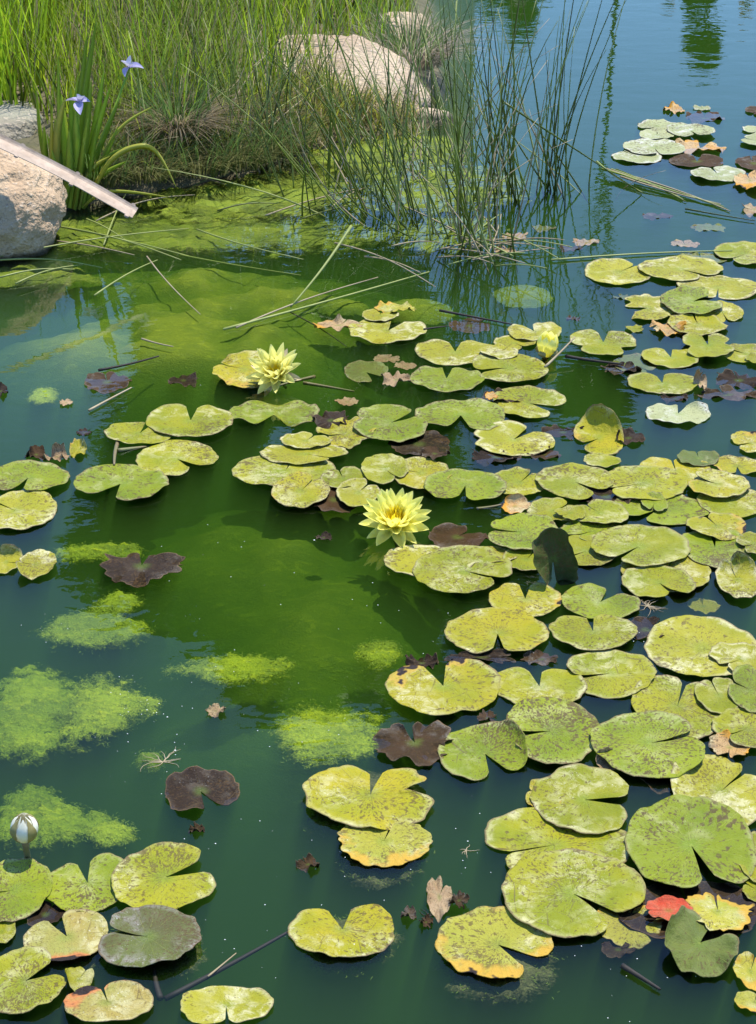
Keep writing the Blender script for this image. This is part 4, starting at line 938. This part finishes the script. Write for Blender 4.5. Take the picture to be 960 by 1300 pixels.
tussock(150, 75, 300, 0.12, 0.25, 'small dry seed-headed tuft behind the purple iris', rad=0.06, zoff=0.10)
tussock(300, 190, 350, 0.12, 0.24, 'thin brown grass tuft between tussock and reeds', ((0.34, 0.27, 0.17), (0.22, 0.17, 0.09)), rad=0.14)
tussock(150, 232, 300, 0.08, 0.18, 'brown matted tuft at the foot of the iris', ((0.30, 0.23, 0.13), (0.16, 0.11, 0.06)), rad=0.12)

for (x, y, lb) in [(185, 246, 'straw fringe hanging over the water beside the iris'), (255, 236, 'straw fringe hanging below the dead grass tussock'), (305, 226, 'straw fringe at the corner of the bank'), (120, 256, 'straw fringe around the outer iris leaves'), (345, 212, 'straw fringe where the bank meets the reeds')]:
    tussock(x, y - 6, 420, 0.09, 0.20, lb, ((0.30, 0.28, 0.11), (0.12, 0.15, 0.04)), rad=0.13, droop=(0.5, 1.4), zoff=0.03)

# ------------------------------------------------------------------ reeds (separate stems)
def stem_mesh(name, bend, seed, mat, r0=0.0028, sides=5, nseg=9):
    rg = random.Random(seed); a = rg.uniform(0, 6.283); k = rg.uniform(0.5, 1.4)
    pts = []; rad = []
    for i in range(nseg + 1):
        t = i / nseg; q = bend * t ** (1 + k)
        pts.append((q * math.cos(a), q * math.sin(a), t * math.sqrt(max(0.2, 1 - (bend * t) ** 2)))); rad.append(r0 * (1 - 0.75 * t ** 1.5))
    V, F = tube(pts, rad, sides)
    me = bpy.data.meshes.new(name); me.from_pydata([tuple(v_) for v_ in V], [], F); me.polygons.foreach_set('use_smooth', [True] * len(F)); me.materials.append(mat); return me
GREENST = [stem_mesh('stem', 0.04 + 0.025 * i, 100 + i, MREED) for i in range(9)]
YELST = [stem_mesh('stem', 0.05 + 0.04 * i, 200 + i, MREEDY, 0.0028) for i in range(5)]
STRAWST = [stem_mesh('dry_stem', 0.05 + 0.06 * i, 300 + i, MSTRAW, 0.0028) for i in range(5)]
def reed_clump(px, py, sx, sy, n, lean, lsd, l0, l1, label, dry=0.12, yel=0.2, seed=1):
    rg = random.Random(seed); c = P(px, py); root = empty('reed_clump', c); tag(root, label, 'reeds', 'clumps of thin reeds')
    for i in range(int(n * 0.58)):
        b = P(px + rg.gauss(0, sx * 0.62), py + rg.gauss(0, sy * 0.5)); u = rg.random()
        z = max(-0.05, float(terr(np.array([b.x]), np.array([b.y]))[0]) - 0.02)
        L = rg.uniform(l0, l1); ll = rg.gauss(lean, lsd * 1.35); ly = rg.gauss(0, lsd * 0.9)
        if u < dry: me = rg.choice(STRAWST); ll *= 1.5; ly *= 1.5; L *= rg.uniform(0.4, 0.8); nm = 'dry_stem'
        elif u < dry + yel: me = rg.choice(YELST); nm = 'stem'
        else: me = rg.choice(GREENST); nm = 'stem'
        o = link(nm, me, root); o.location = (b.x - c.x, b.y - c.y, z)
        o.rotation_euler = Euler((R(ly), R(ll), rg.uniform(-0.6, 0.6)), 'ZXY'); wv = rg.uniform(0.8, 1.35)
        o.scale = (wv, wv, L)
        if nm != 'dry_stem' and rg.random() < 0.0: pass
for args in [
    (700, 246, 24, 8, 28, -2, 7, 0.55, 1.0, 'tall dark reed clump standing alone in blue water', 0.06, 0.2, 1),
    (745, 240, 26, 8, 12, -8, 14, 0.25, 0.85, 'sparse thin reeds beside the fallen reed bundle', 0.3, 0.2, 2),
    (655, 245, 24, 14, 26, -6, 9, 0.55, 1.0, 'thin reeds between the lone tall clump and the dense ones', 0.1, 0.25, 3),
    (612, 312, 38, 26, 50, -13, 7, 0.6, 1.0, 'outermost leaning reed clump with straw at its foot', 0.24, 0.3, 4),
    (560, 290, 52, 26, 55, -15, 9, 0.5, 0.95, 'leaning reed clump next to the outermost one', 0.2, 0.3, 5),
    (600, 235, 46, 30, 50, -8, 10, 0.55, 0.95, 'reed clump in front of the small wet rock', 0.16, 0.25, 6),
    (480, 268, 56, 22, 55, -16, 10, 0.4, 0.8, 'leaning reed clump over the bright algae mat', 0.18, 0.3, 7),
    (410, 232, 52, 24, 60, -14, 11, 0.4, 0.75, 'dense reed clump before the flat-topped boulder', 0.16, 0.3, 8),
    (345, 208, 44, 20, 55, -8, 11, 0.4, 0.7, 'reed clump where the grass meets the boulder', 0.16, 0.3, 9),
    (285, 210, 40, 18, 34, -5, 13, 0.3, 0.6, 'thin reed clump behind the straw-coloured tussock', 0.2, 0.3, 10),
    (520, 215, 50, 24, 40, -12, 12, 0.35, 0.8, 'reed clump rising from the bright algae mat', 0.2, 0.3, 11),
    (200, 235, 60, 14, 24, 4, 22, 0.15, 0.45, 'sparse crossing reeds at the outer edge of the bank', 0.4, 0.3, 12)]:
    reed_clump(*args)

# fallen stems lying on the water
def fallen(p0, p1, r, mat, label, z0=0.006, z1=0.006, sag=0.0, name=None, cat=None, group=None, seed=0):
    if name is None: name, cat = {MSTRAW: ('straw', 'straw'), MREED: ('fallen_reed', 'reed'), MREEDY: ('fallen_reed', 'reed'), MTWIG: ('twig', 'twig'), MSTEM: ('lily_stalk', 'stalk')}[mat]
    a = P(*p0, z0) if z0 < 0.2 else P(*p0, z0); b = P(*p1, z1); d = b - a; L = d.length
    rg = random.Random(seed + int(p0[0] * 7 + p0[1])); s_ = Vector((-d.y, d.x, 0)).normalized(); k = rg.uniform(-0.04, 0.04) * L
    pts = [(d * t) + s_ * (k * math.sin(math.pi * t)) + Vector((0, 0, sag * math.sin(math.pi * t))) for t in [i / 10 for i in range(11)]]
    V, F = tube(pts, [r * (1 - 0.5 * i / 10) for i in range(11)], 6)
    o = mk(name, V, F, mat); o.location = a; tag(o, label, cat, group); return o
fallen((446, 287), (369, 390), 0.005, MREEDY, 'pale broken stem slanting down from the reeds into the water', 0.16, 0.0)
fallen((284, 418), (545, 345), 0.004, MREEDY, 'long pale stem floating across the algae cloud')
fallen((300, 416), (480, 352), 0.003, MSTRAW, 'thin straw lying along the long pale stem')
fallen((368, 396), (440, 440), 0.002, MTWIG, 'thin dark stem trailing from the broken pale stem', -0.004, -0.004)
fallen((558, 394), (652, 412), 0.004, MTWIG, 'dark green stem floating over the sunken grey-brown leaf')
fallen((692, 466), (730, 428), 0.004, MSTRAW, 'pale stalk angled behind the yellow bud', 0.01, 0.05)
fallen((718, 452), (790, 462), 0.005, MTWIG, 'dark wet stem trailing past the yellow bud')
fallen((113, 521), (167, 492), 0.0035, MSTRAW, 'cut straw floating below the ribbed grey-brown leaf')
fallen((125, 470), (202, 452), 0.004, MTWIG, 'dark stem with a pale cut end behind the ribbed leaf')
fallen((180, 430), (220, 440), 0.003, MSTRAW, 'short straw on the dim algae cloud')
fallen((538, 418), (568, 414), 0.003, MTWIG, 'short dark twig near the white-rimmed pad')
fallen((790, 1226), (838, 1256), 0.005, MTWIG, 'short dark twig floating below the rotten leaves')
fallen((210, 1268), (375, 1178), 0.005, MTWIG, 'long dark sunken twig near the pale round pad', -0.012, -0.004)
fallen((204, 1268), (196, 1228), 0.006, MTWIG, 'stub of dark twig forking under the olive-purple pad', -0.012, -0.006)
fallen((264, 1240), (300, 1210), 0.002, MSTRAW, 'tan thread of stem beside the long dark twig', -0.004, -0.002)
fallen((150, 560), (145, 590), 0.006, MSTEM, 'bent brown lily stem behind the fleck-sprinkled pad', -0.002, 0.012)
fallen((150, 572), (195, 566), 0.006, MSTEM, 'brown lily stem lying below the slim pad', 0.004, -0.006)
fallen((385, 486), (450, 497), 0.005, MSTEM, 'sunken stem of the tilted flower', -0.004, -0.02)
fallen((400, 478), (352, 490), 0.005, MSTEM, 'short green stem joining the tilted flower', -0.006, 0.0)
fallen((605, 646), (640, 640), 0.004, MSTEM, 'reddish curved stem of the curled orange leaf', -0.004, 0.006)
fallen((700, 330), (930, 318), 0.0035, MREEDY, 'long straight reed floating towards the white-rimmed pad')
fallen((600, 330), (700, 315), 0.003, MSTRAW, 'straw floating in front of the outermost reeds')
for i in range(9):
    fallen((758 + 6 * i, 205 + 2.2 * i + (i * 7) % 9), (815 + 13 * i + (i * 31) % 40, 244 + 3.0 * i), 0.0035, [MREEDY, MREED, MSTRAW][i % 3], 'thin reed in the fallen bundle pointing at the far pads', 0.03 - 0.002 * i, 0.004, group='fallen reed bundle', name='fallen_reed', cat='reed')
fallen((640, 130), (815, 245), 0.004, MREED, 'reed leaning from the tall clump to the fallen bundle', 0.38, 0.004)
fallen((870, 265), (958, 280), 0.003, MREED, 'thin reed end trailing past the curled tan leaf')
rg = random.Random(5)
for i in range(17):
    x = rg.uniform(70, 640); y = rg.uniform(255, 330) - max(0, (x - 380) * 0.05); L = rg.uniform(60, 190); an = rg.uniform(-0.5, 0.5) if rg.random() < 0.8 else rg.uniform(-1.4, 1.4)
    fallen((x, y), (x + L * math.cos(an), y + L * math.sin(an) * 0.55), 0.0028, [MSTRAW, MREEDY, MSTRAW, MREED][i % 4], 'loose stem in the litter floating along the bank', 0.012, 0.012, rg.uniform(0, 0.02), group='floating stem litter')
for i in range(15):
    x = rg.uniform(520, 660); y = rg.uniform(290, 345); L = rg.uniform(40, 110); an = rg.uniform(-2.6, 0.8)
    fallen((x, y), (x + L * math.cos(an), y + L * math.sin(an) * 0.6), 0.0028, [MSTRAW, MSTRAW, MREEDY][i % 3], 'loose straw heaped at the foot of the outermost reeds', 0.006, rg.uniform(0.01, 0.07), 0.01, group='straw at the reeds')
for (x0, y0, x1, y1) in [(0, 325, 240, 290), (0, 352, 95, 342), (20, 360, 105, 336), (60, 285, 230, 330), (110, 278, 160, 305), (120, 375, 200, 330), (0, 330, 130, 340)]:
    fallen((x0, y0), (x1, y1), 0.003, MREEDY, 'long thin stem crossing the water at the foot of the boulder', 0.02, 0.008, 0.01, group='stems by the boulder')

# ------------------------------------------------------------------ iris
def strip_leaf(name, pts, width, mat, parent, fold=0.12):
    V = []; F = []; pts = [Vector(p) for p in pts]; n = len(pts)
    # resample as a smooth curve
    out = []
    for k in range(25):
        t = k / 24 * (n - 1); i = min(int(t), n - 2); f_ = t - i
        p0 = pts[max(i - 1, 0)]; p1 = pts[i]; p2 = pts[i + 1]; p3 = pts[min(i + 2, n - 1)]
        out.append(0.5 * ((2 * p1) + (p2 - p0) * f_ + (2 * p0 - 5 * p1 + 4 * p2 - p3) * f_ ** 2 + (3 * p1 - p0 - 3 * p2 + p3) * f_ ** 3))
    m = len(out); rg = random.Random(int(abs(pts[0].x * 1e4)) + n)
    tw = rg.uniform(-0.7, 0.7)
    for i, p in enumerate(out):
        t = i / (m - 1); tan = (out[min(i + 1, m - 1)] - out[max(i - 1, 0)]).normalized()
        s_ = tan.cross(Vector((math.sin(tw), -math.cos(tw), 0.0)))
        if s_.length < 0.1: s_ = Vector((1, 0, 0))
        s_.normalize(); nn = s_.cross(tan)
        wd = width * 0.5 * (0.75 + 0.5 * t if t < 0.5 else 1.0) * (1 - max(0, (t - 0.55) / 0.45) ** 1.8) + 0.0006
        V += [p - s_ * wd, p + nn * wd * fold, p + s_ * wd, p - nn * 0.0012]
    for i in range(m - 1):
        a = i * 4; F += [(a, a + 1, a + 5, a + 4), (a + 1, a + 2, a + 6, a + 5), (a + 2, a + 3, a + 7, a + 6), (a + 3, a, a + 4, a + 7)]
    return mk(name, V, F, mat, parent)
def iris():
    Y = P(90, 262).y; root = empty('iris_plant', P(90, 262)); tag(root, 'clump of sword-leaved iris with pale purple flowers at the bank', 'iris'); inv = -P(90, 262)
    rgi = random.Random(3)
    def L(base, tip, wd, mat, mids=(), dy=0.0, dyt=0.0):
        pts = [Q(*base, Y + dy) ] + [Q(*m_, Y + dy + dyt * 0.5) for m_ in mids] + [Q(*tip, Y + dy + dyt)]
        if not mids:
            mid = (pts[0] + pts[1]) / 2 + Vector((rgi.uniform(-0.015, 0.015), 0, 0)); pts = [pts[0], mid, pts[1]]
        strip_leaf('leaf', [p + inv for p in pts], wd, mat, root)
    for (b, t_, wd, dy) in [((92, 262), (122, 28), 0.024, 0.03), ((86, 262), (111, 42), 0.022, 0.05), ((80, 262), (74, 70), 0.016, 0.06), ((84, 260), (78, 120), 0.034, -0.02), ((76, 258), (70, 150), 0.026, -0.03),
                            ((70, 256), (46, 112), 0.014, 0.04), ((72, 258), (56, 160), 0.024, -0.01), ((96, 262), (132, 90), 0.024, 0.02), ((100, 264), (140, 110), 0.022, 0.0), ((102, 262), (152, 125), 0.022, 0.04),
                            ((88, 264), (96, 140), 0.028, -0.05), ((94, 266), (112, 150), 0.026, -0.06), ((80, 264), (88, 165), 0.026, -0.06), ((104, 264), (124, 160), 0.024, -0.05), ((74, 262), (66, 190), 0.022, -0.06),
                            ((90, 266), (100, 90), 0.020, 0.06), ((98, 262), (116, 100), 0.024, -0.01), ((68, 256), (60, 170), 0.018, 0.0), ((108, 262), (150, 160), 0.018, 0.02), ((86, 262), (90, 110), 0.024, 0.02)]:
        L(b, t_, wd, MIRIS, dy=dy)
    L((78, 262), (83, 124), 0.024, MIRISY, [(72, 180)], -0.04)
    L((70, 260), (66, 150), 0.016, MIRISY, [(66, 200)], -0.03)
    L((106, 264), (224, 238), 0.018, MIRISY, [(140, 205), (175, 186), (200, 195)], -0.02, -0.12)
    L((104, 264), (178, 182), 0.014, MIRIS, [(130, 205)], 0.0)
    L((104, 264), (194, 135), 0.010, MIRISY, [(145, 172)], 0.02)
    L((100, 266), (140, 198), 0.014, MIRISY, [(112, 220)], -0.05)
    L((108, 262), (160, 205), 0.016, MIRIS, [(126, 226)], -0.04)
    L((106, 262), (215, 250), 0.010, MIRISY, [(140, 243)], -0.06, -0.1)
    # flowers
    pm = petal_mesh('petal', 0.055, 0.016, 0.2, MPURP, curl=-0.35); sm_ = petal_mesh('petal', 0.046, 0.012, 0.2, MPALEP, curl=0.1)
    for (px, py, dy) in [(100, 130, -0.03), (165, 86, 0.10)]:
        c = Q(px, py, Y + dy) + inv
        V, F = tube([Vector((0.005, 0, 0.02)), c * 0.5 + Vector((0.01, 0, 0)), c], [0.005, 0.004, 0.0035], 6)
        st = mk('flower_stem', V, F, MIRIS, root)
        for i in range(3):
            o = link('flower_petal', pm, root); o.location = c; o.rotation_euler = Euler((rgi.uniform(-0.5, 0.5), R(rgi.uniform(-14, 30)), R(120 * i + 20 + py + rgi.uniform(-25, 25)))); o.scale = (rgi.uniform(0.6, 1.0), 1.2, 1)
            o = link('flower_petal', sm_, root); o.location = c + Vector((0, 0, 0.004)); o.rotation_euler = Euler((rgi.uniform(-0.6, 0.6), R(rgi.uniform(-75, -25)), R(120 * i + 80 + py + rgi.uniform(-30, 30)))); o.scale = (rgi.uniform(0.4, 0.8), 1.1, 1)
iris()

# ------------------------------------------------------------------ shrub and trees
def leaf_cloud(n, centres, size, name, mat, parent, squash=1.0):
    rg = np.random.RandomState(len(centres) * 7 + n % 101); V = np.zeros((n, 4, 3))
    ci = rg.choice(len(centres), n, p=np.array([c[3] ** 2 for c in centres]) / sum(c[3] ** 2 for c in centres))
    C = np.array([c[:3] for c in centres])[ci]; rad = np.array([c[3] for c in centres])[ci]
    d = rg.normal(size=(n, 3)); d /= np.linalg.norm(d, axis=1, keepdims=True); rr = rad * (0.35 + 0.7 * rg.uniform(0, 1, n) ** 0.5)
    p = C + d * rr[:, None] * np.array([1, 1, squash])
    u = rg.normal(size=(n, 3)); u /= np.linalg.norm(u, axis=1, keepdims=True); q = np.cross(u, rg.normal(size=(n, 3))); q /= np.linalg.norm(q, axis=1, keepdims=True)
    s = (size * rg.uniform(0.6, 1.3, n))[:, None]
    V[:, 0] = p - u * s; V[:, 1] = p + q * s * 0.45; V[:, 2] = p + u * s; V[:, 3] = p - q * s * 0.45
    F = (np.arange(n)[:, None] * 4 + np.arange(4)[None]).tolist()
    return mk(name, V.reshape(-1, 3).tolist(), F, mat, parent, smooth=False)
def tree(x, y, h, wd, label, n=3500, conic=False, mat=None, trunk=True, name='tree', cat='tree', leaf=0.07, low=0.2, seed=1, group=None, tk=0.018):
    rg = random.Random(seed); z = float(terr(np.array([float(x)]), np.array([float(y)]))[0]) - 0.05
    root = empty(name, (x, y, z)); tag(root, label, cat, group)
    h = h - z; cen = []
    for i in range(26):
        t = rg.uniform(low, 0.96); prof = (1 - t) ** 0.8 * 1.1 if conic else math.sin(math.pi * min(1, (t - low) / (1 - low) * 0.9 + 0.12)) ** 0.7
        a = rg.uniform(0, 6.283); r_ = wd * 0.5 * prof * rg.uniform(0.3, 0.9)
        cen.append((r_ * math.cos(a), r_ * math.sin(a), h * t, wd * (0.10 + 0.10 * prof)))
    cen.append((0, 0, h * 0.95, wd * 0.08))
    leaf_cloud(n, cen, leaf, 'crown', mat or MLEAF, root, 0.85)
    V, F = tube([(0, 0, 0), (0.03 * wd, 0, h * 0.3), (-0.02 * wd, 0.02, h * 0.6), (0, 0, h * 0.92)], [tk * h, tk * 0.75 * h, tk * 0.45 * h, tk * 0.14 * h], 8)
    tr = mk('trunk', V, F, MBARK, root)
    for i in range(7):
        c = cen[i]; zz = c[2] * 0.7; V, F = tube([(0, 0, zz * 0.8), (c[0] * 0.5, c[1] * 0.5, zz), (c[0], c[1], c[2])], [tk * 0.35 * h, tk * 0.25 * h, tk * 0.07 * h], 5)
        mk('limb', V, F, MBARK, tr)
def mz(px, d, ydep): # height of a thing at distance d whose reflection ends at picture row ydep
    return d * math.tan(PITCH - math.atan((650 - ydep) / FPX)) - CAM_H
tree((885 - 480) / FPX * 22.5, 22, mz(0, 22, 85), 1.35, 'conical dark green tree on the far bank mirrored in open water', 6500, True, seed=2)
tree((645 - 480) / FPX * 22.5, 22, mz(0, 22, 60), 1.2, 'rounded green bush on the far bank mirrored beside the pillar', 5000, False, seed=3, low=0.1)
tree((530 - 480) / FPX * 22.5, 22.4, mz(0, 22, 60), 0.9, 'dark bush on the far bank mirrored behind the dry grass', 2000, False, seed=4, low=0.1)
tree((1010 - 480) / FPX * 22.5, 22, mz(0, 22, 190), 1.3, 'tall slim tree on the far bank mirrored beside brown pads', 6000, False, seed=5)
tree((935 - 480) / FPX * 21, 20.6, mz(0, 20.6, 28), 0.7, 'pink blossoming bush on the far bank', 1500, False, mat=MPINK, seed=6, low=0.05, name='bush', cat='bush')
tree((655 - 480) / FPX * 21, 20.6, mz(0, 20.6, 10), 0.4, 'pale blossoming bush by the far pillar', 900, False, mat=MPINK, seed=16, low=0.05, name='bush', cat='bush')
tree((840 - 480) / FPX * 21, 20.6, mz(0, 20.6, 12), 0.3, 'small pale bush beside the conical far tree', 700, False, mat=MPINK, seed=17, low=0.05, name='bush', cat='bush')
tree(-0.60, 14.6, mz(0, 14.6, 930), 3.6, 'tall broad tree on the near bank, mirrored in the green water', 24000, False, seed=7, leaf=0.12, low=0.42)
tree(-1.9, 15.4, mz(0, 15.4, 560), 1.5, 'lower tree on the near bank beside the tall broad one', 5000, False, seed=8, leaf=0.09, low=0.15)
tree((775 - 480) / FPX * 22.5, 22.5, mz(0, 22.5, 575), 1.1, 'slender tall tree on the far bank mirrored by the standing pad', 4500, False, seed=9, leaf=0.12, low=0.84, tk=0.004)
# pillar
def pillar():
    root = empty('pillar', (0.80, 20.4, 0)); tag(root, 'grey concrete pillar on the far bank mirrored in the pond', 'pillar')
    h = mz(0, 20.4, 200); 
    v_, f_ = box(-0.24, 0.24, -0.2, 0.2, 0.0, h); mk('shaft', v_, f_, MCONC, root, smooth=False)
    v_, f_ = box(-0.28, 0.28, -0.24, 0.24, h + 0.002, h + 0.12); mk('cap', v_, f_, MCONC, root, smooth=False)
pillar()
def shrub():
    p = Q(440, 75, 8.3); z = float(terr(np.array([p.x]), np.array([p.y]))[0]); root = empty('shrub', (p.x, p.y, z)); tag(root, 'bright green small-leaved shrub behind the flat-topped boulder', 'shrub')
    cen = []
    rg = random.Random(4)
    for i in range(16):
        cen.append((rg.uniform(-0.17, 0.17), rg.uniform(-0.15, 0.2), rg.uniform(0.12, 0.55), rg.uniform(0.05, 0.09)))
    leaf_cloud(1500, cen, 0.013, 'foliage', MSHRUB, root)
    for c in cen[:9]:
        V, F = tube([(c[0] * 0.2, c[1] * 0.2, 0), (c[0] * 0.6, c[1] * 0.6, c[2] * 0.5), c[:3]], [0.005, 0.004, 0.002], 5); mk('stem', V, F, MREED, root)
shrub()

# ------------------------------------------------------------------ foam specks and root threads
def specks():
    rg = random.Random(11); V = []; F = []
    spots = [(185, 900, 30, 18, 60), (150, 870, 20, 20, 25), (60, 800, 30, 14, 30), (310, 900, 160, 80, 60), (420, 1100, 150, 90, 70), (320, 700, 120, 60, 40), (200, 960, 80, 50, 40), (820, 815, 25, 10, 40), (780, 1240, 120, 40, 30), (300, 1200, 90, 50, 30), (480, 780, 60, 60, 30), (600, 1080, 30, 60, 30), (350, 500, 150, 40, 40)]
    for (cx, cy, sx, sy, n) in spots:
        for i in range(n // 3):
            p = P(cx + rg.gauss(0, sx * 0.6), cy + rg.gauss(0, sy * 0.6)); r_ = rg.uniform(0.0005, 0.0017) * (1.4 if rg.random() < 0.1 else 0.8); k = len(V)
            for j in range(5): V.append((p.x + r_ * math.cos(j * 1.2566), p.y + r_ * math.sin(j * 1.2566) * 0.8, 0.0008))
            V.append((p.x, p.y, 0.0008 + r_ * 0.7)); F += [(k + j, k + (j + 1) % 5, k + 5) for j in range(5)]
    o = mk('foam_specks', V, F, MSPECK); tag(o, 'tiny white foam specks scattered on the open water', 'foam', kind='stuff')
specks()
def tangle(cx, cy, w_, n, label, mat, seed):
    rg = random.Random(seed); root = None; V = []; F = []
    c = P(cx, cy); m = mpp(cx, cy)[0] * w_
    for i in range(n):
        a = rg.uniform(0, 6.283); L = m * rg.uniform(0.3, 0.7); p = Vector((0, 0, 0.001)); pts = [p.copy()]
        for k in range(6): a += rg.uniform(-0.6, 0.6); p = p + Vector((math.cos(a), math.sin(a), rg.uniform(-0.05, 0.05))) * L / 6; pts.append(p.copy())
        v_, f_ = tube(pts, [0.0012 - 0.00015 * k for k in range(7)], 4); o_ = len(V); V += v_; F += [tuple(x + o_ for x in q) for q in f_]
    o = mk('root_tangle', V, F, mat); o.location = c; tag(o, label, 'roots')
tangle(207, 968, 60, 12, 'pale thread-like root tangle drifting left of the black dead pad', MSTRAW, 1)
tangle(822, 770, 40, 16, 'grey root tangle at the edge of the split bright pad', MSTRAW, 2)
tangle(592, 1080, 26, 6, 'tiny twig tangle beside the rotting yellow pad', MSTRAW, 3)
tangle(545, 1165, 30, 7, 'dark twig tangle near the tiny scraps', MTWIG, 4)
